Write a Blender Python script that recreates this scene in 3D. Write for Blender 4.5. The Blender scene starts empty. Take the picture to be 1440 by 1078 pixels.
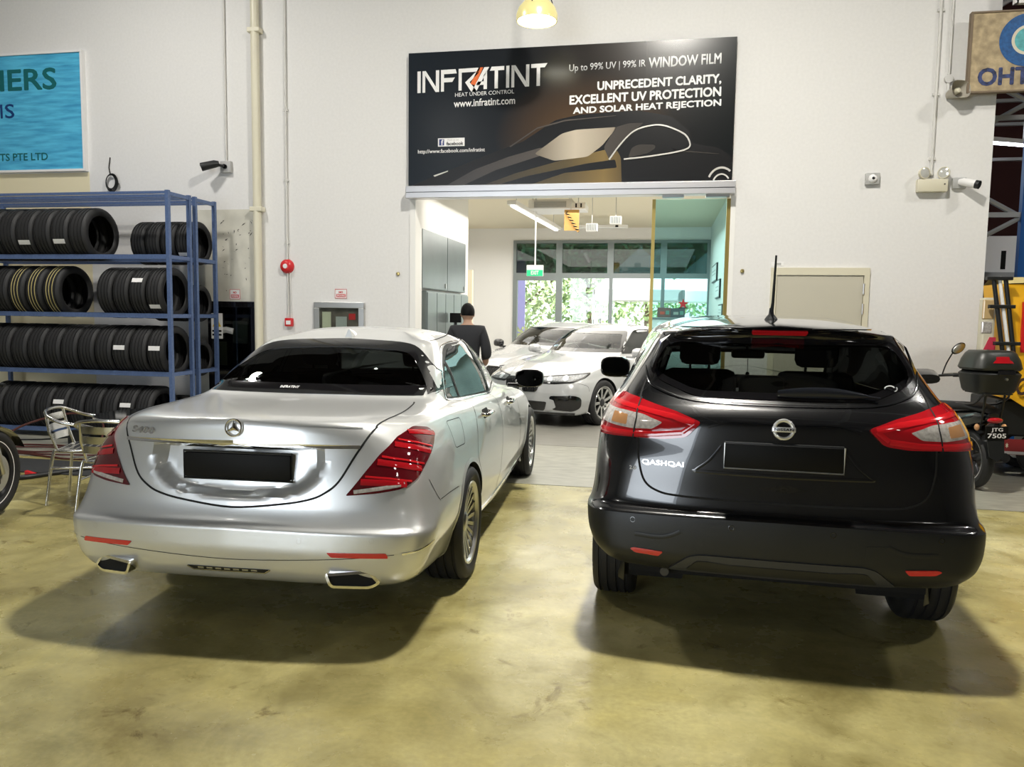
import bpy, bmesh, math, random
import numpy as np
from mathutils import Vector, Matrix
from mathutils.bvhtree import BVHTree
random.seed(7)
SC = bpy.context.scene
COL = SC.collection
R = math.radians
PI = math.pi

# ------------------------------------------------------------------ camera
YAW, PITCH, ROLL, HC, FPX = R(10.9), math.atan(97/1090), R(.83), 1.6, 1090.0
def camera():
    s, c = math.sin(YAW), math.cos(YAW); sp, cp = math.sin(PITCH), math.cos(PITCH)
    r0 = Vector((c, s, 0)); f = Vector((-s*cp, c*cp, -sp)); u0 = Vector((-s*sp, c*sp, cp))
    r = math.cos(ROLL)*r0 + math.sin(ROLL)*u0; u = -math.sin(ROLL)*r0 + math.cos(ROLL)*u0
    cd = bpy.data.cameras.new('camera'); co = bpy.data.objects.new('camera', cd); COL.objects.link(co)
    m = Matrix((r, u, -f)).transposed().to_4x4(); m.translation = (0, 0, HC)
    co.matrix_world = m
    cd.sensor_fit = 'HORIZONTAL'; cd.sensor_width = 36; cd.lens = FPX/1440*36; cd.clip_end = 200
    SC.camera = co
camera()

# ------------------------------------------------------------------ light and exposure
SC.view_settings.view_transform = 'Standard'; SC.view_settings.look = 'None'
SC.view_settings.gamma = 1; SC.view_settings.use_curve_mapping = False
SC.view_settings.exposure = 0.1
W = bpy.data.worlds.new('sky'); SC.world = W; W.use_nodes = True
W.node_tree.nodes['Background'].inputs[0].default_value = (.80, .90, 1, 1)
W.node_tree.nodes['Background'].inputs[1].default_value = 2.6
def light(name, kind, loc, energy, color=(1, 1, 1), rot=(0, 0, 0), size=1, size_y=None, spot=None, blend=.5):
    d = bpy.data.lights.new(name, kind); d.energy = energy; d.color = color
    if kind == 'AREA':
        d.size = size
        if size_y: d.shape = 'RECTANGLE'; d.size_y = size_y
        else: d.shape = 'DISK'
    elif kind == 'SUN': d.angle = size
    else: d.shadow_soft_size = size
    if spot: d.spot_size = spot; d.spot_blend = blend
    o = bpy.data.objects.new(name, d); COL.objects.link(o); o.location = loc; o.rotation_euler = rot
    return o
light('sun', 'SUN', (0, 0, 20), 14.0, (1, .97, .92), (R(12), R(50), 0), R(.6))
# daylight through the open vehicle entrance behind the camera
light('entrance_daylight', 'AREA', (-5.5, -9.5, 2.5), 340, (.88, .94, 1), (R(90), 0, R(-12)), 5, 4.0)
HB = (1, .97, .91)
light('unseen_bay_light', 'AREA', (.1, 4.8, 6.9), 560, (1, .96, .87), (0, 0, 0), .5)
for lx, ly, e in ((-6.4, 6.2, 190), (6.4, 6.2, 160), (-6.2, -3, 40), (6.2, -3, 30)):  # unseen lamps added overhead to brighten the side walls and fill from behind
    light('unseen_bay_light', 'AREA', (lx, ly, 6.9), e, HB, (0, 0, 0), .6)
light('pendant_light', 'SPOT', (-1.44, 8.6, 4.74), 60, (1, .94, .76), (0, 0, 0), .12, R(150), .6)
light('shop_light', 'AREA', (-1.2, 13.6, 3.2), 250, (1, .96, .89), (0, 0, 0), 3.8, 6.8)
light('shop_light', 'AREA', (-4.3, 15, 3.2), 40, (1, .98, .95), (0, 0, 0), 1.4, 4)

# ------------------------------------------------------------------ materials
def mat(name, col, rough=.5, metal=0, coat=0, coat_r=.03, bump=0, scale=20, var=0, spec=.5, emit=None, es=0, trans=0, stretch=None, aniso=None):
    m = bpy.data.materials.new(name); m.use_nodes = True
    nt = m.node_tree; b = nt.nodes['Principled BSDF']
    b.inputs['Base Color'].default_value = (*col, 1); b.inputs['Roughness'].default_value = rough
    b.inputs['Metallic'].default_value = metal; b.inputs['Coat Weight'].default_value = coat
    b.inputs['Coat Roughness'].default_value = coat_r; b.inputs['Specular IOR Level'].default_value = spec
    b.inputs['Transmission Weight'].default_value = trans
    if emit: b.inputs['Emission Color'].default_value = (*emit, 1); b.inputs['Emission Strength'].default_value = es
    if bump or var:
        tc = nt.nodes.new('ShaderNodeTexCoord'); n = nt.nodes.new('ShaderNodeTexNoise')
        n.inputs['Scale'].default_value = scale; n.inputs['Detail'].default_value = 4
        src = tc.outputs['Object']
        if stretch:
            mp = nt.nodes.new('ShaderNodeMapping'); mp.inputs['Scale'].default_value = stretch
            nt.links.new(src, mp.inputs[0]); src = mp.outputs[0]
        nt.links.new(src, n.inputs['Vector'])
        if bump:
            bp = nt.nodes.new('ShaderNodeBump'); bp.inputs['Strength'].default_value = bump; bp.inputs['Distance'].default_value = .01
            nt.links.new(n.outputs[0], bp.inputs['Height']); nt.links.new(bp.outputs[0], b.inputs['Normal'])
        if var:
            rp = nt.nodes.new('ShaderNodeValToRGB')
            rp.color_ramp.elements[0].position = .3; rp.color_ramp.elements[1].position = .7
            rp.color_ramp.elements[0].color = (*[c*(1-var) for c in col], 1)
            rp.color_ramp.elements[1].color = (*[min(1, c*(1+var)) for c in col], 1)
            nt.links.new(n.outputs[0], rp.inputs[0]); nt.links.new(rp.outputs[0], b.inputs['Base Color'])
    return m
def glass(name, tint, refl=1.0, rough=0.0, ior=1.5):
    m = bpy.data.materials.new(name); m.use_nodes = True; nt = m.node_tree
    for n in list(nt.nodes): nt.nodes.remove(n)
    o = nt.nodes.new('ShaderNodeOutputMaterial'); mx = nt.nodes.new('ShaderNodeMixShader')
    t = nt.nodes.new('ShaderNodeBsdfTransparent'); g = nt.nodes.new('ShaderNodeBsdfGlossy'); geo = nt.nodes.new('ShaderNodeNewGeometry')
    t.inputs[0].default_value = (*tint, 1); g.inputs['Roughness'].default_value = rough; g.inputs[0].default_value = (refl, refl, refl, 1)
    def mth(op, a, b=None):
        n = nt.nodes.new('ShaderNodeMath'); n.operation = op
        for i, q in enumerate((a, b)):
            if q is None: continue
            if isinstance(q, (int, float)): n.inputs[i].default_value = q
            else: nt.links.new(q, n.inputs[i])
        return n.outputs[0]
    dt = nt.nodes.new('ShaderNodeVectorMath'); dt.operation = 'DOT_PRODUCT'; nt.links.new(geo.outputs['Normal'], dt.inputs[0]); nt.links.new(geo.outputs['Incoming'], dt.inputs[1])
    f0 = ((ior-1)/(ior+1))**2; fac = mth('ADD', mth('MULTIPLY', mth('POWER', mth('SUBTRACT', 1, mth('ABSOLUTE', dt.outputs['Value'])), 5), 1-f0), f0)
    nt.links.new(fac, mx.inputs[0]); nt.links.new(t.outputs[0], mx.inputs[1]); nt.links.new(g.outputs[0], mx.inputs[2])
    nt.links.new(mx.outputs[0], o.inputs[0])
    return m
M = {}
M['silver'] = mat('silver_paint', (.68, .69, .685), .34, .62, .8, .03)
M['black_paint'] = mat('black_paint', (.003, .0035, .0045), .22, .0, 1, .015)
M['white_paint'] = mat('white_paint', (.52, .53, .54), .25, .15, 1, .02)
M['black_plastic'] = mat('black_plastic', (.007, .008, .0085), .45, 0, bump=.05, scale=300)
M['gloss_black'] = mat('gloss_black', (.006, .006, .007), .08, 0, .5)
M['seam'] = mat('seam_black', (.006, .006, .006), .8)
M['chrome'] = mat('chrome', (.86, .86, .86), .06, 1)
M['satin'] = mat('satin_aluminium', (.62, .62, .61), .32, 1)
M['alloy'] = mat('alloy_silver', (.55, .55, .54), .28, 1, .3)
M['dark_alloy'] = mat('dark_alloy', (.06, .06, .065), .35, .8)
M['rubber'] = mat('tyre_rubber', (.013, .013, .014), .62, bump=.1, scale=150)
M['red_lens'] = mat('red_lens', (.42, .008, .014), .06, 0, 1, .01, spec=.6)
M['dark_red_lens'] = mat('dark_red_lens', (.10, .004, .008), .07, 0, 1, .01)
M['bright_red'] = mat('bright_red_lens', (.62, .012, .018), .12, 0, 1, .02)
M['clear_lens'] = mat('clear_lens', (.66, .62, .58), .1, .35, 1, .02, var=.25, scale=60)
M['amber_lens'] = mat('amber_lens', (.55, .28, .12), .12, .2, 1, .02)
M['dark'] = mat('dark_cavity', (.004, .004, .004), .9)
M['trim_dark'] = mat('dark_interior', (.016, .016, .017), .75)
M['seat'] = mat('dark_seat_fabric', (.012, .012, .013), .8)
M['tan'] = mat('light_interior', (.40, .38, .33), .7)
M['glass_dark'] = glass('dark_tinted_glass', (.10, .11, .11))
M['glass_mid'] = glass('tinted_glass', (.34, .37, .35))
M['glass_side'] = glass('side_glass', (.16, .20, .20), ior=1.75)
M['glass_clear'] = glass('clear_glass', (.86, .90, .88))
M['glass_shop'] = glass('shop_glass_teal', (.68, .89, .91))
M['white'] = mat('white_print', (.82, .81, .80), .5)
M['black'] = mat('plain_black', (.003, .003, .003), .55, spec=.2)
M['red'] = mat('signal_red', (.60, .015, .02), .35)

# ------------------------------------------------------------------ mesh helpers
class MB:
    def __init__(s): s.v = []; s.f = []; s.mi = []; s.cur = 0
    def add(s, vs, fs):
        o = len(s.v); s.v += [tuple(p) for p in vs]; s.f += [tuple(i+o for i in f) for f in fs]; s.mi += [s.cur]*len(fs); return s
    def box(s, lo, hi, mtx=None, bev=0):
        if bev:
            b = bmesh.new(); bmesh.ops.create_cube(b, size=1)
            for v in b.verts: v.co = Vector([lo[i] + (hi[i]-lo[i])*(v.co[i]+.5) for i in range(3)])
            bmesh.ops.bevel(b, geom=b.edges[:], offset=bev, segments=2, affect='EDGES', profile=.5)
            b.verts.index_update()
            vs = [v.co.copy() for v in b.verts]; fs = [[v.index for v in f.verts] for f in b.faces]; b.free()
        else:
            x0, y0, z0 = lo; x1, y1, z1 = hi
            vs = [(x0,y0,z0),(x1,y0,z0),(x1,y1,z0),(x0,y1,z0),(x0,y0,z1),(x1,y0,z1),(x1,y1,z1),(x0,y1,z1)]
            fs = [(0,3,2,1),(4,5,6,7),(0,1,5,4),(1,2,6,5),(2,3,7,6),(3,0,4,7)]
        if mtx is not None: vs = [mtx @ Vector(v) for v in vs]
        return s.add(vs, fs)
    def tube(s, pts, r, n=8, cap=True, closed=False):
        pts = [Vector(p) for p in pts]; rs = r if isinstance(r, (list, tuple)) else [r]*len(pts)
        N = len(pts); vs = []; ref = None
        for i, p in enumerate(pts):
            if closed: t = pts[(i+1) % N]-pts[i-1]
            else: t = (pts[min(i+1, N-1)]-pts[max(i-1, 0)])
            t = t.normalized() if t.length > 1e-9 else Vector((0,0,1))
            if ref is None: ref = t.orthogonal().normalized()
            ref = (ref - t*ref.dot(t)); ref = ref.normalized() if ref.length > 1e-6 else t.orthogonal().normalized()
            b = t.cross(ref)
            for k in range(n):
                a = 2*PI*k/n; vs.append(p + (ref*math.cos(a)+b*math.sin(a))*rs[i])
        fs = []
        for i in range(N if closed else N-1):
            j = (i+1) % N
            for k in range(n):
                k2 = (k+1) % n; fs.append((i*n+k, i*n+k2, j*n+k2, j*n+k))
        if cap and not closed: fs += [tuple(reversed(range(n))), tuple(range((N-1)*n, N*n))]
        return s.add(vs, fs)
    def lathe(s, prof, n=32, axis='X', o=(0,0,0), closed=False, a0=0, a1=2*PI):
        """prof: list of (radius, axial)"""
        full = abs(a1-a0-2*PI) < 1e-6; m = n if full else n+1; vs = []
        for k in range(m):
            a = a0+(a1-a0)*k/n; ca, sa = math.cos(a), math.sin(a)
            for r, h in prof:
                if axis == 'X': p = (h, r*ca, r*sa)
                elif axis == 'Y': p = (r*ca, h, r*sa)
                else: p = (r*ca, r*sa, h)
                vs.append((p[0]+o[0], p[1]+o[1], p[2]+o[2]))
        q = len(prof); fs = []
        for k in range(n):
            k2 = (k+1) % m
            for i in range(q if closed else q-1):
                j = (i+1) % q; fs.append((k*q+i, k*q+j, k2*q+j, k2*q+i))
        return s.add(vs, fs)
    def prism(s, poly, axis, a, b):
        """poly 2D list; axis 'X','Y','Z' extruded from a to b"""
        def P(u, v, w): return (w,u,v) if axis == 'X' else ((u,w,v) if axis == 'Y' else (u,v,w))
        n = len(poly)
        vs = [P(u,v,a) for u,v in poly]+[P(u,v,b) for u,v in poly]
        fs = [tuple(range(n)), tuple(reversed(range(n, 2*n)))]+[(i, n+i, n+(i+1) % n, (i+1) % n) for i in range(n)]
        return s.add(vs, fs)
    def sphere(s, c, r, n=16, m=10, mtx=None):
        r = r if isinstance(r, (list, tuple)) else (r, r, r); vs = [(0,0,1)]; 
        for i in range(1, m):
            for k in range(n):
                t = PI*i/m; a = 2*PI*k/n; vs.append((math.sin(t)*math.cos(a), math.sin(t)*math.sin(a), math.cos(t)))
        vs.append((0,0,-1)); fs = []
        for k in range(n): fs.append((0, 1+k, 1+(k+1) % n))
        for i in range(m-2):
            for k in range(n):
                a = 1+i*n; fs.append((a+k, a+n+k, a+n+(k+1) % n, a+(k+1) % n))
        e = 1+(m-2)*n
        for k in range(n): fs.append((e+k, len(vs)-1, e+(k+1) % n))
        vs = [Vector((p[0]*r[0], p[1]*r[1], p[2]*r[2])) for p in vs]
        if mtx is not None: vs = [mtx @ v for v in vs]
        return s.add([v+Vector(c) for v in vs], fs)
    def build(s, name, material=None, parent=None, smooth=False, loc=None, recalc=True):
        me = bpy.data.meshes.new(name); me.from_pydata([tuple(v) for v in s.v], [], s.f); me.update()
        if recalc:
            b = bmesh.new(); b.from_mesh(me); bmesh.ops.recalc_face_normals(b, faces=b.faces); b.to_mesh(me); b.free()
        mats = material if isinstance(material, (list, tuple)) else [material]
        for m_ in mats:
            if m_: me.materials.append(m_)
        if len(mats) > 1: me.polygons.foreach_set('material_index', s.mi)
        return link(name, me, parent, smooth, loc)
def link(name, me, parent=None, smooth=False, loc=None):
    if smooth:
        me.polygons.foreach_set('use_smooth', [True]*len(me.polygons))
        if smooth is not True: me.set_sharp_from_angle(angle=R(smooth))
    o = bpy.data.objects.new(name, me); COL.objects.link(o)
    if parent: o.parent = parent
    if loc: o.location = loc
    return o
def tag(o, label=None, cat=None, group=None, kind=None):
    if label: o['label'] = label
    if cat: o['category'] = cat
    if group: o['group'] = group
    if kind: o['kind'] = kind
    return o
def thing(name, label, cat, loc=(0,0,0), rz=0, group=None):
    o = bpy.data.objects.new(name, None); COL.objects.link(o); o.location = loc; o.rotation_euler = (0,0,rz)
    o.empty_display_size = .1
    return tag(o, label, cat, group)
def struct(o): o['kind'] = 'structure'; return o
def dup(root, loc, rz=None, label=None):
    r = root.copy(); COL.objects.link(r); r.location = loc
    if rz is not None: r.rotation_euler = (0,0,rz)
    if label: r['label'] = label
    for ch in list(root.children):
        c = ch.copy(); COL.objects.link(c); c.parent = r
        for g in ch.children:
            d = g.copy(); COL.objects.link(d); d.parent = c
    return r
def text(name, s, x0, x1, z0, z1, y, m, parent=None, shear=0, bold=0, depth=.002, mtx=None, spacing=1.0):
    """flat lettering facing -Y filling the box x0..x1, z0..z1 at depth y (or placed by mtx)"""
    cu = bpy.data.curves.new('t', 'FONT'); cu.body = s; cu.size = 1; cu.shear = shear; cu.extrude = 0
    cu.space_character = spacing; cu.resolution_u = 3
    to = bpy.data.objects.new('t', cu); COL.objects.link(to)
    dg = bpy.context.evaluated_depsgraph_get(); me = bpy.data.meshes.new_from_object(to.evaluated_get(dg))
    bpy.data.objects.remove(to)
    if bold > 0:                                     # heavier strokes: overlapping copies shifted by the stroke gain
        vs = [v.co.copy() for v in me.vertices]; fs = [tuple(p.vertices) for p in me.polygons]; V = []; F = []
        for li, (dx, dy) in enumerate(((0, 0), (1, 0), (-1, 0), (0, 1), (0, -1), (.7, .7), (-.7, .7), (.7, -.7), (-.7, -.7))):
            k = len(V); V += [(v.x+dx*bold, v.y+dy*bold, li) for v in vs]; F += [tuple(i+k for i in f) for f in fs]
        me = bpy.data.meshes.new('t'); me.from_pydata(V, [], F)
    n = len(me.vertices); a = np.empty(n*3); me.vertices.foreach_get('co', a); a = a.reshape(-1, 3)
    lo, hi = a.min(0), a.max(0); q = np.zeros_like(a)
    q[:, 0] = x0+(a[:, 0]-lo[0])/(hi[0]-lo[0])*(x1-x0); q[:, 2] = z0+(a[:, 1]-lo[1])/(hi[1]-lo[1])*(z1-z0); q[:, 1] = y-a[:, 2]*.00015
    me.vertices.foreach_set('co', q.ravel()); me.update()
    b = bmesh.new(); b.from_mesh(me)
    r = bmesh.ops.extrude_face_region(b, geom=b.faces[:])
    for e in r['geom']:
        if isinstance(e, bmesh.types.BMVert): e.co.y -= depth
    bmesh.ops.recalc_face_normals(b, faces=b.faces); b.to_mesh(me); b.free()
    if mtx is not None: me.transform(mtx)
    me.name = name; me.materials.clear(); me.materials.append(m)
    return link(name, me, parent)
def rpoly(pts, r=.02, n=4, step=None):
    """round the corners of a 2D polygon and resample its edges"""
    out = []; N = len(pts); pts = [Vector(p) for p in pts]
    for i in range(N):
        p, a, b = pts[i], pts[i-1], pts[(i+1) % N]
        rr = r[i] if isinstance(r, (list, tuple)) else r
        d1 = min(rr, (a-p).length*.48); d2 = min(rr, (b-p).length*.48)
        s = p+(a-p).normalized()*d1; e = p+(b-p).normalized()*d2
        if rr <= 1e-5: out.append(p); continue
        for k in range(n+1):
            t = k/n; out.append(s*(1-t)**2+p*2*t*(1-t)+e*t*t)
    if step:
        res = []
        for i in range(len(out)):
            a, b = out[i], out[(i+1) % len(out)]; L = (b-a).length; k = max(1, int(L/step))
            for j in range(k): res.append(a+(b-a)*(j/k))
        out = [p for i, p in enumerate(res) if (p-res[i-1]).length > 1e-6]
    return out
# ================================================================== SETTING
def floor_material():
    m = bpy.data.materials.new('sealed_concrete'); m.use_nodes = True; nt = m.node_tree; b = nt.nodes['Principled BSDF']
    N = nt.nodes.new; L = nt.links.new
    tc = N('ShaderNodeTexCoord')
    def noise(scale, detail, rough=.55, st=None, dist=0):
        n = N('ShaderNodeTexNoise'); n.inputs['Scale'].default_value = scale; n.inputs['Detail'].default_value = detail
        n.inputs['Roughness'].default_value = rough; n.inputs['Distortion'].default_value = dist
        mp = N('ShaderNodeMapping'); mp.inputs['Scale'].default_value = st or (1,1,1); L(tc.outputs['Object'], mp.inputs[0]); L(mp.outputs[0], n.inputs['Vector'])
        return n.outputs[0]
    def ramp(src, stops):
        r = N('ShaderNodeValToRGB'); el = r.color_ramp.elements
        while len(el) < len(stops): el.new(.5)
        for e, (p, c) in zip(el, stops): e.position = p; e.color = (*c, 1)
        L(src, r.inputs[0]); return r.outputs[0]
    def mix(f, a, c, mode='MIX'):
        x = N('ShaderNodeMix'); x.data_type = 'RGBA'; x.blend_type = mode
        if isinstance(f, float): x.inputs[0].default_value = f
        else: L(f, x.inputs[0])
        L(a, x.inputs[6]); L(c, x.inputs[7]); return x.outputs[2]
    big = ramp(noise(.55, 5, .6, None, .4), [(.32, (.21, .175, .065)), (.5, (.43, .38, .165)), (.70, (.68, .63, .36))])
    med = ramp(noise(2.3, 8, .65, None, .8), [(.30, (.55, .52, .42)), (.5, (.95, .95, .95)), (.75, (1.25, 1.22, 1.1))])
    c = mix(.75, big, med, 'MULTIPLY')
    streak = ramp(noise(1.4, 6, .6, (.35, 2.2, 1), .3), [(.35, (.72, .70, .60)), (.6, (1, 1, 1))])
    c = mix(.6, c, streak, 'MULTIPLY')
    stain = ramp(noise(3.1, 6, .7, None, 1.2), [(.60, (1, 1, 1)), (.70, (.30, .22, .09))])
    c = mix(.75, c, stain, 'MULTIPLY')
    fine = ramp(noise(38, 3), [(.3, (.86, .86, .86)), (.7, (1.06, 1.06, 1.06))])
    c = mix(.8, c, fine, 'MULTIPLY')
    L(c, b.inputs['Base Color'])
    rr = ramp(noise(1.8, 6, .6), [(.3, (.16,)*3), (.7, (.38,)*3)]); L(rr, b.inputs['Roughness'])
    bp = N('ShaderNodeBump'); bp.inputs['Strength'].default_value = .12; bp.inputs['Distance'].default_value = .02
    L(noise(9, 6), bp.inputs['Height']); L(bp.outputs[0], b.inputs['Normal'])
    b.inputs['Specular IOR Level'].default_value = .5
    return m
M['floor'] = floor_material()
M['apron'] = mat('grey_apron_concrete', (.33, .325, .27), .32, bump=.08, scale=5, var=.22, stretch=(1, 3, 1))
M['shopfloor'] = mat('shop_floor_tile', (.30, .29, .26), .28, var=.2, scale=6, stretch=(.4, 4, 1))
M['wall'] = mat('painted_wall', (.74, .73, .715), .7, bump=.04, scale=30, var=.025)
M['wall_far'] = mat('grey_far_wall', (.30, .29, .28), .8)
M['wall_dirty'] = mat('scuffed_grey_wall', (.60, .58, .50), .7, var=.12, scale=4)
M['cream'] = mat('cream_wall', (.78, .70, .48), .6)
M['ceiling'] = mat('dark_roof_sheeting', (.07, .05, .045), .7)
M['steel_beam'] = mat('grey_steel', (.36, .36, .36), .5, .3)
M['alu'] = mat('brushed_aluminium', (.66, .65, .66), .34, .85, bump=.05, scale=8, stretch=(.2, 6, 30))
M['shop_white'] = mat('shop_white', (.82, .81, .78), .6)
M['shop_cream'] = mat('shop_cream', (.80, .72, .54), .6)
M['frame_grey'] = mat('window_frame_grey', (.22, .25, .25), .4, .3)
M['asphalt'] = mat('pale_forecourt', (.62, .60, .52), .8, var=.1, scale=2)
M['dark_red'] = mat('dark_red_sheeting', (.060, .012, .010), .7)

WY = 9.6                                            # the front wall's face
def slab(name, lo, hi, m): return struct(MB().box(lo, hi).build(name, m))
slab('floor', (-13, -10, -.2), (13, 7.14, 0), M['floor'])
slab('floor_apron', (-13, 7.16, -.2), (13, 9.36, 0), M['apron'])
slab('floor_joint', (-13, 7.14, -.2), (13, 7.16, -.012), M['seam'])
slab('floor_shop', (-5.4, 9.36, -.2), (1.2, 18.2, .004), M['shopfloor'])
slab('floor_side_bay', (1.2, 9.36, -.2), (13, 19, 0), M['apron'])
slab('floor_left_bay', (-13, 9.36, -.2), (-5.4, 10, 0), M['apron'])
slab('ground_outside', (-40, 18.2, -.3), (40, 90, -.05), M['asphalt'])
# the front wall, pieces around the shop opening
struct(MB().box((-13, WY, 0), (-3.2, WY+.25, 9)).box((-3.2, WY, 3.12), (.80, WY+.25, 9)).box((.80, WY, 0), (3.52, WY+.25, 9)).build('wall_front', M['wall']))
slab('wall_left', (-13.2, -10, 0), (-13, 10, 9), M['wall_far'])
slab('wall_right', (13, -10, 0), (13.2, 19, 9), M['wall_far'])
struct(MB().box((-13, -9.9, 0), (-8.2, -9.7, 9)).box((-2.8, -9.9, 0), (13, -9.7, 9)).box((-8.2, -9.9, 5.3), (-2.8, -9.7, 9)).build('wall_back', M['wall_far']))
slab('ceiling', (-13.2, -10, 9), (13.2, 19.2, 9.15), M['ceiling'])
for i, y in enumerate((-6.5, -2.5, 1.5, 5.5)):
    m_ = MB().box((-13, y-.1, 8.0), (13, y+.1, 8.14)).box((-13, y-.1, 8.75), (13, y+.1, 8.9))
    for k in range(26): m_.tube([(-13+k, y, 8.1), (-12.5+k, y, 8.8), (-12+k, y, 8.1)], .03, 4)
    struct(m_.build('beam', M['steel_beam']))
for x in (-9, -5, -1, 3, 7, 11):
    struct(MB().box((x-.06, -9.7, 8.7), (x+.06, 9.6, 8.98)).build('beam', M['steel_beam']))
# shop: side walls, ceiling, end wall with a recess on the left
struct(MB().box((-3.45, WY+.25, 0), (-3.2, 12.6, 3.6)).box((-5.2, 12.4, 0), (-3.45, 12.6, 3.6)).box((-5.4, 12.4, 0), (-5.2, 18.2, 3.6)).build('wall_shop_left', M['shop_white']))
slab('wall_shop_right', (1.0, WY+.25, 0), (1.2, 18.2, 3.6), M['shop_white'])
slab('ceiling_shop', (-5.4, WY+.25, 3.6), (1.15, 18.3, 3.8), M['shop_cream'])
struct(MB().box((-5.2, 18.0, 3.32), (1.0, 18.2, 3.6)).box((-5.2, 18.0, 0), (-3.47, 18.2, 3.32)).build('wall_shop_end', M['shop_white']))
slab('trim_2', (-3.2, WY-.02, 0), (-3.125, WY+.25, 3.03), M['shop_white'])
slab('trim_3', (-3.6, 13.9, 0), (-3.45, 14.0, 2.4), M['shop_cream'])
# ================================================================== CAR BODIES
def pchip(P, mults):
    """interpolate P (n, ...) along axis 0, mults[i] samples per interval, monotone cubic"""
    d = P[1:]-P[:-1]; m = np.zeros_like(P)
    prod = d[1:]*d[:-1]
    with np.errstate(divide='ignore', invalid='ignore'):
        hm = np.where(prod > 0, 2*d[1:]*d[:-1]/(d[1:]+d[:-1]), 0)
    m[1:-1] = hm; m[0] = d[0]; m[-1] = d[-1]
    m[0] = np.where(np.abs(d[0]) > 0, 1.5*d[0]-.5*m[1], 0); m[-1] = np.where(np.abs(d[-1]) > 0, 1.5*d[-1]-.5*m[-2], 0)
    out = []
    for i in range(len(d)):
        for k in range(mults[i]):
            t = k/mults[i]; t2, t3 = t*t, t*t*t
            out.append((2*t3-3*t2+1)*P[i]+(t3-2*t2+t)*m[i]+(-2*t3+3*t2)*P[i+1]+(t3-t2)*m[i+1])
    out.append(P[-1]); return np.array(out)
def interp_cols(keys, n=16):
    ks = sorted(keys); P = np.array([[keys[k]] for k in ks]); out = np.zeros(n)
    for c in range(n): out[c] = np.interp(c, ks, P[:, 0])
    return out
def mkrow(yr, bow, cd, wr, ws, yf, fb, fcd, wf, z):
    """one ring (half): rear centre -> rear corner -> side -> front corner -> front centre; 16 columns"""
    yA, yB = yr+bow+cd, yf-fb-fcd
    pts = [(0, yr), (.36*wr, yr+.10*bow), (.68*wr, yr+.42*bow), (.885*wr, yr+bow), (.97*wr, yr+bow+.38*cd)]
    sd = np.linspace(0, 1, 7)
    for i, t in enumerate(sd):
        w0 = wr+(ws-wr)*min(1, t*2.2) if t < .5 else ws+(wf-ws)*max(0, (t-.55)/.45)
        pts.append((w0, yA+(yB-yA)*t))
    pts += [(.97*wf, yf-fb-.38*fcd), (.86*wf, yf-fb), (.5*wf, yf-.3*fb), (0, yf)]
    zz = interp_cols(z)
    return [(x, y, zz[i]) for i, (x, y) in enumerate(pts)]
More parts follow.
